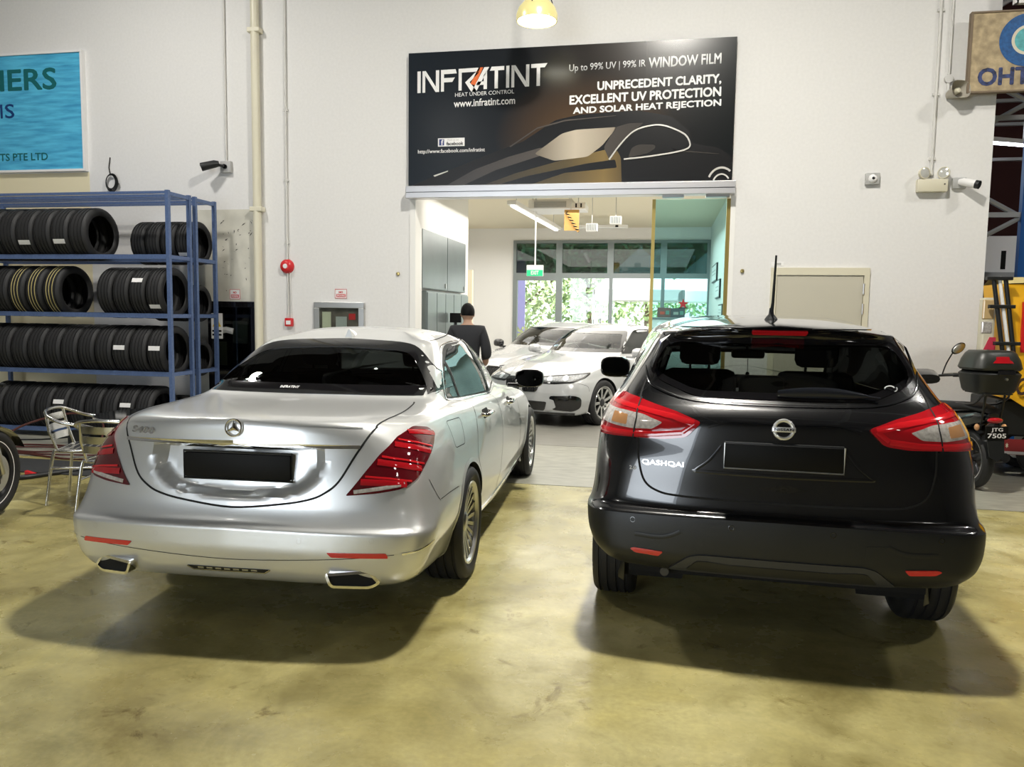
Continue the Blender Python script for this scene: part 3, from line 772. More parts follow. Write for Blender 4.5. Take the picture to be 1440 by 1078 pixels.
    for mir in (False, True):
        lamp = patch(B, 'tail_light', tlp, CF, M['dark_red_lens'], P, .006, .012, 6, mir)
        lens_bands(B, CF, [Vector(tl[0]).lerp(Vector(tl[1]), .25)]+inner[1:], outer, (.10, .36, .62, .86), .030, M['red_lens'], lamp, mir, .008)
        lens_bands(B, CF, [Vector(tl[0]).lerp(Vector(tl[1]), .25)]+inner[1:], outer, (.17, .43, .69), .010, M['bright_red'], lamp, mir, .0085)
        seam(B, 'reversing_light', [Vector(tl[0])+Vector((.035, .018)), Vector(tl[11]).lerp(Vector(tl[10]), .2)+Vector((0, .020)), Vector(tl[10])+Vector((.018, .022))], CF, M['clear_lens'], lamp, .018, .0085, .02, mir)
        # reflector, exhaust tip, sensors
        patch(B, 'reflector', rpoly([(.49, .487), (.512, .464), (.775, .462), (.765, .486)], .008, 3, .03), REAR, M['bright_red'], P, .004, .01, 3, mir)
        s = -1 if mir else 1
        ex = rpoly([(.485, .392), (.51, .322), (.69, .308), (.735, .335), (.685, .398)], [.02, .025, .03, .02, .02], 4)
        exi = inset(ex, .013); mb = MB(); n = len(ex)
        V = [(s*p[0], .115, p[1]) for p in ex]+[(s*p[0], .002+.075*max(0, p[0]-.5)/.23, p[1]) for p in ex]+[(s*p[0], .0+.075*max(0, p[0]-.5)/.23, p[1]) for p in exi]+[(s*p[0], .14, p[1]) for p in exi]
        F = [(k*n+i, k*n+(i+1) % n, (k+1)*n+(i+1) % n, (k+1)*n+i) for k in range(3) for i in range(n)]
        e = mb.add(V, F).build('exhaust_tip', M['chrome'], P, 40)
        MB().add([(s*p[0], .010+.075*max(0, p[0]-.5)/.23, p[1]) for p in exi], [tuple(range(n))]).build('exhaust_opening', M['dark'], e)
        for sx, sz in ((.36, .535), (.70, .545)):
            seam(B, 'parking_sensor', [(sx+.011*math.cos(a), sz+.011*math.sin(a)) for a in [2*PI*k/12 for k in range(12)]], REAR, M['satin'], P, .0025, .001, .004, mir, True)
        seam(B, 'bumper_trim', [Vector(p) for p in to_frame(CF, [(.80, .12, .478), (.87, .20, .482), (.915, .32, .492)])], CF, M['chrome'], P, .010, .004, mirror=mir)
        seam(B, 'bumper_gap', smooth_line(to_frame(CF, [(.868, .38, .78), (.90, .42, .70), (.925, .45, .655)])), CF, M['seam'], P, .004, mirror=mir)
        seam(B, 'bumper_gap', [(.45, .66), (.62, .655), (.84, .64)], RIGHT, M['seam'], P, .004, mirror=mir)
    seam(B, 'boot_gap', smooth_line([(-.655, 1.046), (-.582, .92), (-.515, .80), (-.45, .745), (-.38, .715), (-.25, .690), (0, .667), (.25, .690), (.38, .715), (.45, .745), (.515, .80), (.582, .92), (.655, 1.046)], 5), REAR, M['seam'], P, .010)
    for s in (1, -1): seam(B, 'boot_gap', smooth_line([(s*.650, .262), (s*.672, .45), (s*.680, .65), (s*.668, .86), (s*.655, .94)], 5), TOP, M['seam'], P, .009)
    seam(B, 'lip_line', smooth_line([(-.60, 1.047), (-.3, 1.068), (0, 1.078), (.3, 1.068), (.60, 1.047)]), REAR, M['silver'], P, .012, .003)
    patch(B, 'boot_strip', rpoly([(-.60, .950), (-.42, .953), (0, .952), (.42, .953), (.60, .950), (.60, .966), (0, .984), (-.60, .966)], .004, 2, .04), REAR, M['chrome'], P, .012, .01, 3)
    # number plate (plain black) in the recess
    pl = MB().box((-.272, .120, .792), (.272, .140, .912), bev=.004).build('number_plate', M['black'], P, 30)
    MB().tube([(-.278, .13, .785), (.278, .13, .785), (.278, .13, .918), (-.278, .13, .918)], .006, 6, closed=True).build('plate_frame', M['black_plastic'], pl)
    # badge
    bd = torus(MB(), (0, 0, 0), .040, .0045)
    for k in range(3):
        a = PI/2+2*PI*k/3; d = Vector((math.cos(a), 0, math.sin(a))); q = Vector((-math.sin(a), 0, math.cos(a)))
        bd.add([q*.011+Vector((0, .002, 0)), Vector((0, -.006, 0)), -q*.011+Vector((0, .002, 0)), d*.039], [(0, 1, 3), (1, 2, 3), (0, 3, 2), (0, 2, 1)])
    h, n_ = on_body(B, REAR, 0, 1.043)
    o = bd.build('badge', M['chrome'], P, 40); o.location = h+Vector((0, -.010, .0)); o.rotation_euler = (R(-8), 0, 0)
    text_on(B, 'model_lettering', 'S400', -.578, -.435, .990, 1.022, REAR, M['chrome'], P, .005, .1, .03)
    # lower light strip
    st = patch(B, 'valance_vent', rpoly([(-.215, .385), (.215, .385), (.185, .364), (-.185, .364)], .012, 3, .04), REAR, M['black_plastic'], P, .003, .01, 2)
    seam(B, 'vent_trim', [(-.21, .384), (-.18, .366), (.18, .366), (.21, .384)], REAR, M['chrome'], st, .006, .005)
    for k in range(7): seam(B, 'vent_fin', [(-.155+.045*k, .377), (-.125+.045*k, .377)], REAR, M['satin'], st, .010, .004)
    seam(B, 'bumper_line', smooth_line([(-.80, .478), (-.5, .452), (0, .430), (.5, .452), (.80, .478)]), REAR, M['seam'], P, .003)
    seam(B, 'fuel_flap_gap', rpoly([(.86, 1.0), (1.16, .985), (1.13, .835), (.90, .845)], .03, 4), RIGHT, M['seam'], P, .004, closed=True)
    for s in (1, -1): seam(B, 'roof_gap', [(s*.535, 1.76), (s*.56, 2.1), (s*.55, 2.6)], TOP, M['seam'], P, .008)
    text_on(B, 'glass_lettering', 'INFRATINT', -.215, -.095, 1.138, 1.150, REAR, M['white'], P, .003, 0, .01)
    fin = []; nf = 7
    for i in range(nf):
        t_ = i/(nf-1); y = 1.66+.15*t_; hh = .055*(1-t_)**.9+.004; w = .030*(math.sin(PI*min(1, .25+t_*.75)))+.004
        z0 = on_body(B, TOP, 0, y)[0].z-.004
        fin += [(-w, y, z0), (-w*.35, y+.01, z0+hh*.8), (0, y+.012, z0+hh), (w*.35, y+.01, z0+hh*.8), (w, y, z0)]
    FF = [(i*5+k, i*5+k+1, (i+1)*5+k+1, (i+1)*5+k) for i in range(nf-1) for k in range(4)]+[(0, 1, 2, 3, 4)]
    MB().add(fin, FF).build('shark_fin_aerial', M['silver'], P, 50)
    # cabin and floor pan
    MB().box((-.72, .35, .24), (.72, 4.7, .50)).build('floor_pan', M['dark'], P)
    MB().box((-.66, 1.02, .95), (.66, 1.50, 1.03), bev=.02).build('parcel_shelf', M['trim_dark'], P)
    for x in (-.42, 0, .42): MB().box((x-.12, 1.45, 1.0), (x+.12, 1.56, 1.20), bev=.04).build('rear_headrest', M['seat'], P, 40)
    seat_part(P, -.38, 2.75, .58); seat_part(P, .38, 2.75, .58)
    MB().box((-.70, 3.25, .75), (.70, 3.6, .97), bev=.06).build('dashboard', M['trim_dark'], P)
    return t, B
SEDAN, SB = build_sedan()
# ================================================================== BLACK CROSSOVER
M['letter'] = mat('pale_lettering', (.80, .80, .80), .4, 0)
M['wiper'] = mat('wiper_black', (.016, .018, .024), .25)
M['badge_bright'] = mat('badge_chrome', (.85, .85, .85), .25, .7)
M['skid'] = mat('skid_grey', (.030, .032, .036), .4)
def build_suv():
    t = thing('crossover', 'black crossover seen from behind with red and clear tail lights and a roof aerial', 'car', (.560, 3.62, 0), R(-1.7))
    B = Body(suv_rows(), SUV_MR, MC)
    YA, YF, ZR, RT = .86, 3.50, .345, .35
    rw = rpoly([(-.40, 1.212), (.40, 1.212), (.59, 1.285), (.640, 1.34), (.585, 1.46), (.525, 1.500), (-.525, 1.500), (-.585, 1.46), (-.640, 1.34), (-.59, 1.285)], .06, 4, .05)
    ws = rpoly([(-.70, 1.06), (.70, 1.06), (.60, 1.39), (-.60, 1.39)], .05, 4, .06)
    B.cut(inset(rw, .02), REAR); B.cut(inset(ws, .035), FRONT)
    for y in (YA, YF): B.arch(y, ZR, RT+.045)
    P = t
    lower = np.zeros((B.nr-1, B.nc-1), bool); k = sum(SUV_MR[:4]); cside = sum(MC[:5])
    lower[:k, :] = True
    B.build('bumper', M['black_plastic'], P, lower)
    B.build('body', M['black_paint'], P, ~lower)
    border(B, 'rear_window_frame', rw, .030, REAR, M['gloss_black'], P, .003)
    patch(B, 'rear_window', inset(rw, .028), REAR, M['glass_mid'], P, .001, .002, 5)
    border(B, 'windscreen_frame', ws, .05, FRONT, M['gloss_black'], P, .003)
    patch(B, 'windscreen', inset(ws, .048), FRONT, M['glass_clear'], P, .001, .002, 5)
    for mir in (False, True):
        s = -1 if mir else 1
        patch(B, 'side_window', rpoly([(.85, 1.22), (1.0, 1.40), (1.5, 1.45), (2.2, 1.42), (2.85, 1.14), (2.0, 1.13)], .05, 4, .05), RIGHT, M['side_pane'], P, .003, .004, 5, mir)
        for y in (YA, YF): arch_trim(B, y, ZR, RT+.045, P, M['black_plastic'], .05, 'wheel_arch', mirror=mir)
        make_wheel(P, (s*.805, YA, ZR), .348, .235, .225, 10, s, 'wide')
        make_wheel(P, (s*.805, YF, ZR), .348, .225, .225, 10, s, 'wide')
        handle_part(B, P, 1.2, 1.0, M['black_paint'], mir); handle_part(B, P, 2.2, .97, M['black_paint'], mir)
        mirror_part(P, (s*1.0, 2.60, 1.175), s, M['gloss_black'], (.12, .09, .085))
    CF = corner_frame(32)
    tl3 = [(.365, .118, 1.102), (.50, .15, 1.142), (.68, .28, 1.188), (.765, .38, 1.205), (.82, .46, 1.180), (.855, .47, 1.10), (.845, .34, 1.005), (.70, .165, 1.012), (.54, .125, 1.014), (.435, .112, 1.030)]
    tlp = rpoly(to_frame(CF, tl3), .02, 3, .03)
    wh = rpoly(to_frame(CF, [(.865, .42, 1.14), (.72, .22, 1.125), (.655, .17, 1.118), (.555, .13, 1.090), (.60, .14, 1.058), (.70, .17, 1.052), (.865, .40, 1.072)]), .01, 3, .03)
    lo = rpoly(to_frame(CF, [(.86, .42, 1.06), (.70, .17, 1.040), (.58, .14, 1.046), (.46, .115, 1.058), (.46, .112, 1.030), (.55, .13, 1.024), (.70, .165, 1.022), (.845, .35, 1.018)]), .006, 3, .03)
    for mir in (False, True):
        lamp = patch(B, 'tail_light', tlp, CF, M['red_lens'], P, .012, .012, 6, mir)
        patch(B, 'reversing_light', wh, CF, M['clear_lens'], lamp, .0145, .004, 4, mir)
        seam(B, 'light_guide', to_frame(CF, [(.40, .12, 1.095), (.50, .14, 1.118), (.655, .2, 1.140), (.80, .36, 1.165)]), CF, M['bright_red'], lamp, .030, .014, .02, mir)
        seam(B, 'light_guide', to_frame(CF, [(.455, .12, 1.050), (.58, .14, 1.034), (.70, .165, 1.030), (.845, .35, 1.030)]), CF, M['bright_red'], lamp, .026, .014, .02, mir)
        seam(B, 'light_guide', to_frame(CF, [(.40, .12, 1.092), (.455, .115, 1.052)]), CF, M['bright_red'], lamp, .022, .014, .02, mir)
        seam(B, 'lamp_gap', to_frame(CF, [(.672, .26, 1.188), (.674, .18, 1.10), (.685, .16, 1.008)]), CF, M['seam'], lamp, .008, .0155, .02, mir)
        patch(B, 'amber_indicator', rpoly(to_frame(CF, [(.78, .28, 1.118), (.72, .20, 1.110), (.72, .19, 1.066), (.78, .27, 1.072)]), .006, 2, .02), CF, M['amber_lens'], lamp, .016, .004, 2, mir)
        patch(B, 'reflector', rpoly([(.525, .496), (.545, .474), (.655, .480), (.682, .497), (.665, .504)], .008, 3, .02), REAR, M['bright_red'], P, .006, .01, 3, mir)
        seam(B, 'hatch_gap', smooth_line([(.642, 1.285), (.668, 1.19), (.664, 1.0), (.655, .90), (.625, .81), (.56, .768), (.46, .754), (.2, .748), (0, .748)], 5), REAR, M['seam'], P, .010, .0015, mirror=mir)
        for sx, sz in ((.22, .636), (.672, .636)):
            seam(B, 'parking_sensor', [(sx+.012*math.cos(a), sz+.012*math.sin(a)) for a in [2*PI*k/12 for k in range(12)]], REAR, M['black_paint'], P, .004, .0015, .004, mir, True)
        seam(B, 'hatch_crease', smooth_line([(.0, 1.113), (.22, 1.116), (.30, 1.10), (.34, 1.085)]), REAR, M['black_paint'], P, .016, .005, mirror=mir)
        seam(B, 'hatch_crease', smooth_line([(.275, 1.0), (.33, .93), (.385, .885), (.36, .876), (.0, .872)]), REAR, M['black_paint'], P, .016, .005, mirror=mir)
        seam(B, 'bumper_crease', smooth_line([(.45, .60), (.50, .575), (.56, .565), (.66, .57)]), REAR, M['black_plastic'], P, .02, .004, mirror=mir)
        s = -1 if mir else 1
        # spoiler side cheek
        m_ = MB(); pts = [(.53, .44, 1.512), (.585, .50, 1.48), (.632, .44, 1.36), (.618, .40, 1.34), (.575, .41, 1.47)]
        for k in (0, .012): m_.v += [(s*x, y-.02+k, z) for x, y, z in pts]
        m_.f = [(0, 1, 2, 3, 4), (5, 6, 7, 8, 9)]+[(i, (i+1) % 5, 5+(i+1) % 5, 5+i) for i in range(5)]; m_.mi = [0]*7
        m_.build('spoiler_cheek', M['gloss_black'], P)
    seam(B, 'glass_edge', smooth_line([(-.66, 1.345), (-.63, 1.275), (-.57, 1.235), (-.40, 1.196), (0, 1.188), (.40, 1.196), (.57, 1.235), (.63, 1.275), (.66, 1.345)], 4), REAR, M['black_paint'], P, .014, .004)
    patch(B, 'spoiler_face', rpoly([(-.54, 1.548), (.54, 1.548), (.575, 1.50), (-.575, 1.50)], .015, 3, .05), REAR, M['gloss_black'], P, .004, .01, 3)
    patch(B, 'brake_light', rpoly([(-.135, 1.541), (.135, 1.541), (.128, 1.522), (-.128, 1.522)], .007, 3, .03), REAR, M['bright_red'], P, .009, .006, 2)
    # bumper skid panel
    sk = patch(B, 'skid_panel', rpoly([(-.505, .408), (-.41, .484), (-.36, .497), (.36, .497), (.41, .484), (.505, .408)], .02, 3, .04), REAR, M['skid'], P, .008, .01, 4)
    patch(B, 'skid_inlay', rpoly([(-.42, .42), (-.37, .468), (-.31, .470), (-.285, .440), (-.235, .440), (-.215, .462), (.215, .462), (.235, .440), (.285, .440), (.31, .470), (.37, .468), (.42, .42)], .01, 2, .03), REAR, M['black_plastic'], sk, .011, .004, 3)
    patch(B, 'tow_eye_cover', rpoly([(.36, .595), (.45, .597), (.45, .530), (.36, .530)], .006, 2, .03), REAR, M['black_plastic'], P, .0025, .006, 2)
    MB().box((-.263, .064, .900), (.263, .084, 1.026), bev=.004).build('plate_holder', M['black_plastic'], P, 30)
    pl = MB().box((-.258, .052, .906), (.258, .066, 1.020), bev=.003).build('number_plate', M['black'], P, 30)
    MB().tube([(-.26, .056, 1.022), (-.262, .056, .904), (.262, .056, .904), (.262, .056, 1.022)], .0045, 6).build('plate_frame', M['satin'], pl)
    bd = torus(MB(), (0, 0, 0), .042, .0085); bd.box((-.052, -.012, -.012), (.052, 0, .012), bev=.003)
    h, n_ = on_body(B, REAR, 0, 1.09)
    o = bd.build('badge', M['badge_bright'], P, 40); o.location = h+Vector((0, -.006, 0)); o.rotation_euler = (R(-6), 0, 0)
    text('badge_lettering', 'NISSAN', -.043, .043, -.006, .006, -.0125, M['gloss_black'], o, 0, .03, .001)
    text_on(B, 'model_lettering', 'QASHQAI', -.640, -.442, .886, .914, REAR, M['badge_bright'], P, .005, 0, .035)
    text_on(B, 'small_lettering', '2.0', -.700, -.668, .86, .878, REAR, M['white'], P, .002, 0, .02)
    # wiper
    h1 = on_body(B, REAR, -.02, 1.245)[0]; h2 = on_body(B, REAR, .44, 1.235)[0]
    w = MB(); cs = []
    for i in range(13):
        t_ = i/12; c = h1.lerp(h2, t_)+Vector((0, -.022, .012*math.sin(PI*t_))); a, b_ = .027*max(.18, math.sin(PI*min(1, .12+.95*t_))**.6), .013
        for k in range(10):
            q = 2*PI*k/10; cs.append((c.x, c.y+b_*math.cos(q)*max(.4, math.sin(PI*min(.97, .1+t_*.9))), c.z+a*math.sin(q)))
    w.add(cs, [(i*10+k, i*10+(k+1) % 10, (i+1)*10+(k+1) % 10, (i+1)*10+k) for i in range(12) for k in range(10)]+[tuple(range(10)), tuple(range(120, 130))])
    w.build('rear_wiper', M['wiper'], P, 50)
    rg = MB(); h, n_ = on_body(B, REAR, .50, 1.275)
    for k, (dx, st) in enumerate(((-.005, 0), (.005, PI))):
        rg.tube([(h.x+dx+.022*math.cos(st+a), h.y-.006, h.z+.006*dx+.014*math.sin(st+a)) for a in [PI*.15+PI*1.05*j/10 for j in range(11)]], .003, 5)
    rg.build('window_sticker', M['white'], P)
    # aerial
    bz = on_body(B, TOP, -.02, .66)[0]
    a_ = MB().lathe([(.036, -.005), (.030, .008), (.014, .028), (.010, .06), (.006, .062)], 16, 'Z', tuple(bz))
    a_.tube([bz+Vector((0, 0, .03)), bz+Vector((.004, -.02, .09)), bz+Vector((.006, -.06, .33))], [.010, .0075, .005], 8)
    a_.build('aerial', M['black_plastic'], P, 50)
    # cabin
    MB().box((-.70, .30, .30), (.70, 4.0, .55)).build('floor_pan', M['dark'], P)
    MB().box((-.66, .40, .90), (.66, 1.20, 1.02), bev=.02).build('parcel_shelf', M['trim_dark'], P)
    MB().box((-.64, 1.18, .55), (.64, 1.36, 1.10), bev=.05).build('rear_bench_back', M['seat'], P, 40)
    for x in (-.40, .40): MB().box((x-.13, 1.20, 1.04), (x+.13, 1.31, 1.16), bev=.045).build('rear_headrest', M['seat'], P, 40)
    MB().box((-.13, 1.20, 1.06), (.13, 1.30, 1.255), bev=.035).build('rear_headrest', M['seat'], P, 40)
    seat_part(P, -.36, 2.25, .66); seat_part(P, .36, 2.25, .66)
    MB().box((-.72, 2.75, .8), (.72, 3.1, 1.02), bev=.05).build('dashboard', M['trim_dark'], P)
    MB().box((-.12, 2.36, 1.30), (.12, 2.40, 1.365), bev=.02).tube([(0, 2.40, 1.34), (0, 2.50, 1.40)], .01, 6).tube([(.0, 2.36, 1.30), (.0, 2.36, 1.20)], .003, 4).sphere((0, 2.36, 1.185), .016, 8, 6).build('rear_view_mirror', M['black_plastic'], P, 40)
    MB().tube([(-.06, .36, .34), (-.06, .20, .338)], .022, 12).build('exhaust_pipe', M['dark_alloy'], P, 40).location.x = -.46
    MB().box((-.78, .76, .26), (.78, .96, .42)).build('rear_axle', M['dark'], P)
    return t, B
CROSS, NB = build_suv()
# ================================================================== WHITE CARS IN THE SHOP
def front_corner(deg):
    a = R(deg); return ((1.6, 6.5, 0), (math.cos(a), -math.sin(a), 0), (0, 0, 1), (-math.sin(a), -math.cos(a), 0))
def build_white(label, loc, rz, L, detail, sticker):
    t = thing('white_car', label, 'car', loc, rz)
    # local origin at the nose: the body is built nose at y=L, then shifted
    K = L/5.12
    B = Body([[(x, (y-5.12)*K, z) for x, y, z in r] for r in sedan_rows(5.12, .985, .985)], SEDAN_MR, [5, 5, 4, 4, 4]+[8]*6+[6, 6, 8, 8])
    P = t; YF, YA, ZR, RT = -.84, -.84-3.08*K, .33, .34
    fr = ((0, 3, 0), (1, 0, 0), (0, 0, 1), (0, -1, 0))
    ws = rpoly([(-.72, 1.035), (.72, 1.035), (.64, 1.21), (.53, 1.362), (-.53, 1.362), (-.64, 1.21)], .05, 4, .06)
    B.cut(inset(ws, .035), fr)
    for y in (YA, YF): B.arch(y, ZR, RT+.03)
    B.build('body', M['white_paint'], P)
    border(B, 'windscreen_frame', ws, .05, fr, M['gloss_black'], P, .003)
    patch(B, 'windscreen', inset(ws, .048), fr, M['glass_clear'], P, .001, .002, 5)
    for mir in (False, True):
        s = -1 if mir else 1
        sw = rpoly([((q-5.12)*K, w) for q, w in ((1.40, 1.075), (1.55, 1.20), (1.86, 1.36), (2.35, 1.392), (2.66, 1.37), (3.22, 1.09), (3.26, 1.015), (2.4, 1.015))], [.02, .1, .1, .1, .1, .03, .01, .1], 4, .06)
        patch(B, 'side_window', sw, RIGHT, M['side_pane'], P, .004, .004, 4, mir)
        for y in (YA, YF): arch_trim(B, y, ZR, RT+.03, P, M['white_paint'], .022, mirror=mir, off=.004)
        make_wheel(P, (s*.80, YF, ZR), .335, .24, .24, 9, s, 'wide', dark=M['dark_alloy']); make_wheel(P, (s*.80, YA, ZR), .335, .24, .24, 9, s, 'wide')
        mirror_part(P, (s*1.0, -1.88*K, 1.02), s, M['white_paint'] if detail else M['gloss_black'], (.115, .08, .075))
        CF = front_corner(25)
        hl = to_frame(CF, [(.33, .0, .705), (.60, -.05, .735), (.80, -.25, .755), (.885, -.45, .775), (.86, -.35, .715), (.76, -.2, .655), (.55, -.05, .635), (.36, 0, .635)])
        seam(B, 'headlight_surround', [Vector(q) for q in rpoly(hl, .025, 3, .03)], CF, M['gloss_black'], P, .028, .007, .02, mir, True)
        hp = patch(B, 'headlight', rpoly(hl, .025, 3, .03), CF, M['headlamp'], P, .008, .012, 5, mir)
        for k, (cx, cy, cz) in enumerate(((.50, 0, .682), (.70, -.1, .70))):
            q = to_frame(CF, [(cx, cy, cz)])[0]
            patch(B, 'projector_lens', [Vector((q[0]+.038*math.cos(a), q[1]+.036*math.sin(a))) for a in [2*PI*i/14 for i in range(14)]], CF, M['lens_bright'], hp, .014, .004, 2, mir)
        seam(B, 'headlight_edge', [Vector(hl[0]), Vector(hl[1]), Vector(hl[2]), Vector(hl[3])], CF, M['gloss_black'], hp, .014, .011, .02, mir)
        g = rpoly([(.035, .70), (.29, .692), (.31, .62), (.27, .50), (.035, .495)], .04, 4, .04)
        gp = patch(B, 'grille', g, fr, M['gloss_black'], P, .012, .01, 3, mir)
        for k in range(6):
            x = .065+.036*k; seam(B, 'grille_bar', [(x, .515), (x, .675)], fr, M['dark_alloy'], gp, .012, .016, .03, mir)
        inn = rpoly(to_frame(CF, [(.50, 0, .455), (.80, -.2, .475), (.87, -.3, .44), (.86, -.3, .30), (.80, -.2, .245), (.55, 0, .26)]), .05, 4, .04)
        ip = patch(B, 'bumper_intake', inn, CF, M['gloss_black'], P, .006, .01, 4, mir)
        patch(B, 'intake_blade', rpoly(to_frame(CF, [(.47, 0, .42), (.58, 0, .40), (.62, 0, .30), (.50, 0, .245), (.46, 0, .26)]), .015, 3, .03), CF, M['white_paint'], ip, .014, .004, 3, mir)
        seam(B, 'front_bumper_gap', smooth_line(to_frame(CF, [(.82, -.25, .645), (.89, -.4, .60), (.90, -.45, .52)])), CF, M['seam'], P, .005, mirror=mir)
        seam(B, 'bonnet_crease', [(.30, -.12), (.40, -.7), (.52, -1.3)], TOP, M['white_paint'], P, .03, .004, mirror=mir)
    patch(B, 'lower_intake', rpoly([(-.44, .37), (.44, .37), (.40, .24), (-.40, .24)], .03, 3, .05), fr, M['gloss_black'], P, .006, .01, 3)
    seam(B, 'front_splitter', smooth_line(to_frame(front_corner(0), [(-.8, -.2, .212), (0, 0, .205), (.8, -.2, .212)])), front_corner(0), M['gloss_black'], P, .035, .012)
    MB().box((-.70, -L+.5, .2), (.70, -.5, .5)).build('floor_pan', M['dark'], P)
    MB().box((-.68, -1.95*K, .75), (.68, -1.58*K, .965), bev=.06).build('dashboard', M['grey_trim'], P)
    torus(MB(), (0, 0, 0), .17, .014, 24).build('steering_wheel', M['black_plastic'], P, 40).location = (-.36*-1, -2.08*K, .965)
    for x in (-.36, .36): seat_part(P, x, -2.35*K, .56).data.materials[0] = M['tan']
    MB().box((-.60, -L+1.25, .90), (.60, -L+1.42, 1.08), bev=.04).build('rear_bench_back', M['tan'], P, 40)
    if sticker:
        h, n_ = on_body(B, fr, .545, 1.10)
        d = MB().lathe([(0, 0), (.042, 0), (.042, .003)], 20, 'Y'); 
        o = d.build('windscreen_sticker', M['pale_blue'], P); o.location = h+Vector((0, -.02, 0)); o.rotation_euler = (R(62), 0, 0)
    return t
M['grey_trim'] = mat('grey_interior', (.11, .105, .095), .7)
M['headlamp'] = mat('headlamp_glass', (.16, .17, .18), .08, .4, 1, .01, var=.5, scale=40)
M['lens_bright'] = mat('projector_lens', (.80, .84, .88), .04, .6, 1)
M['pale_blue'] = mat('pale_blue_print', (.45, .60, .75), .5)
WC1 = build_white('white car facing the doorway, black grille and clear headlight in full view', (-2.0, 11.03, 0), R(180-28), 4.55, True, True)
WC2 = build_white('white car at the back of the shop behind the one with the black grille', (-3.06, 13.22, 0), R(180-28), 4.45, False, False)
# ================================================================== TYRE RACKS
M['rack_blue'] = mat('blue_rack_steel', (.11, .17, .34), .36, .3, bump=.05, scale=40, var=.12)
def rack(label, y0, y1, x0, x1, grp):
    t = thing('tyre_rack', label, 'rack', (0, 0, 0), 0, None)
    for x in (x0, x1):
        for y in (y0, y1):
            MB().box((x-.022, y-.022, 0), (x+.022, y+.022, 3.0)).build('post', M['rack_blue'], t)
    for k, z in enumerate((2.25, 1.55, .85, .12, 2.99)):
        for y in (y0, y1):
            MB().box((x0+.022, y-.018, z-(.03 if z > 2.9 else .055)), (x1-.022, y+.018, z)).build('beam', M['rack_blue'], t)
        for x in (x0, x1):
            MB().box((x-.018, y0+.022, z-.05), (x+.018, y1-.022, z-.005)).build('side_rail', M['rack_blue'], t)
    MB().box((x0+.022, (y0+y1)/2-.015, 2.95), (x1-.022, (y0+y1)/2+.015, 2.985)).build('beam', M['rack_blue'], t)
    return t
RK1 = rack('blue steel rack in front, loaded with tyres on four levels', 8.34, 8.756, -8.95, -5.77, None)
RK2 = rack('second blue steel rack standing right behind the front tyre rack', 8.875, 9.30, -8.95, -5.765, None)
TY = {}
def rack_tyre(key, rad, width, x, yc, z, label, group, sticker=None, stripe=False):
    k = (round(rad, 3), round(width, 3))
    if k not in TY:
        q = make_tyre(rad, width, rad*.70, 'tyre', None, 40, 4); TY[k] = q.data; TY[k].use_fake_user = True; bpy.data.objects.remove(q)
    o = bpy.data.objects.new('tyre', TY[k]); COL.objects.link(o)
    o.location = (x, yc, z); tag(o, label, 'tyre', group)
    hw = width/2
    if sticker is not None:
        MB().lathe([(rad+.0015, -hw*.68), (rad+.0015, hw*.68)], 4, 'X', (0, 0, 0), False, PI+R(sticker-5), PI+R(sticker+5)).build('sticker', M['white'], o)
    if stripe:
        for q in (-.45, -.1, .3):
            MB().lathe([(rad+.001, hw*q-.006), (rad+.001, hw*q+.006)], 40, 'X').build('tread_stripe', M['stripe'], o)
    return o
M['stripe'] = mat('yellow_tread_stripe', (.45, .38, .16), .6)
ORD = ['', 'second ', 'third ', 'fourth ', 'fifth ', 'sixth ', 'seventh ', 'eighth ', 'ninth ', 'tenth ', 'eleventh ', 'twelfth ']
LV = ['top', 'second', 'third', 'lowest']
random.seed(3)
def tyre_row(rackname, level, yc, half, z, rad, w, xs, stickers=(), stripes=(), extra=''):
    for i, x in enumerate(xs):
        dz = math.sqrt(rad*rad-half*half)+.002; a = {k: v for k, v in stickers}.get(i)
        nth = ORD[i]+'tyre from the right end' if i else 'rightmost tyre'
        look = 'white-stickered ' if a is not None else ('yellow-striped ' if i in stripes else '')
        lab = '%styre, %s%s, %s shelf, %s rack' % (look, (ORD[i]+'from the right') if i else 'rightmost', extra, LV[level], rackname)
        rack_tyre(0, rad, w, x, yc, z+dz, lab, 'tyres on the blue racks', a, i in stripes)
ZB = (2.25, 1.55, .85, .12)
F_ = 8.548; H_ = .190
tyre_row('front', 0, F_, H_, ZB[0], .32, .235, [-6.93-.245*i for i in range(7)], ((1, 20), (3, 22)))
tyre_row('front', 1, F_, H_, ZB[1], .310, .208, [-5.93-.222*i for i in range(4)], ((0, 32), (1, -28)))
tyre_row('front', 1, F_, H_, ZB[1], .318, .225, [-7.32-.245*i for i in range(5)], (), (0, 1, 2), ' of the left group')
tyre_row('front', 2, F_, H_, ZB[2], .308, .222, [-5.93-.236*i for i in range(11)], ((0, -8), (2, -8)))
tyre_row('front', 3, F_, H_, ZB[3], .302, .215, [-6.12-.232*i for i in range(10)], ((1, -16), (5, -18)))
B_ = 9.0875; HB_ = .1945
tyre_row('back', 0, B_, HB_, ZB[0], .275, .20, [-5.92-.212*i for i in range(4)], ((0, 34),))
for lv in (1, 2, 3): tyre_row('back', lv, B_, HB_, ZB[lv], .235, .205, [-5.92-.215*i for i in range(3)])
# ================================================================== THINGS ON THE FRONT WALL
M['grey_box'] = mat('grey_plastic', (.42, .42, .41), .5)
M['conduit'] = mat('painted_conduit', (.62, .61, .58), .45)
M['pipe'] = mat('cream_pipe', (.70, .66, .52), .35)
M['ivory'] = mat('ivory_plastic', (.66, .62, .48), .45)
M['lampglass'] = mat('lamp_glass', (.70, .70, .66), .1, .3, 1)
M['horn'] = mat('horn_grey', (.38, .35, .29), .5)
F = WY-.001
def tg(o, label, cat, group=None): return tag(o, label, cat, group)
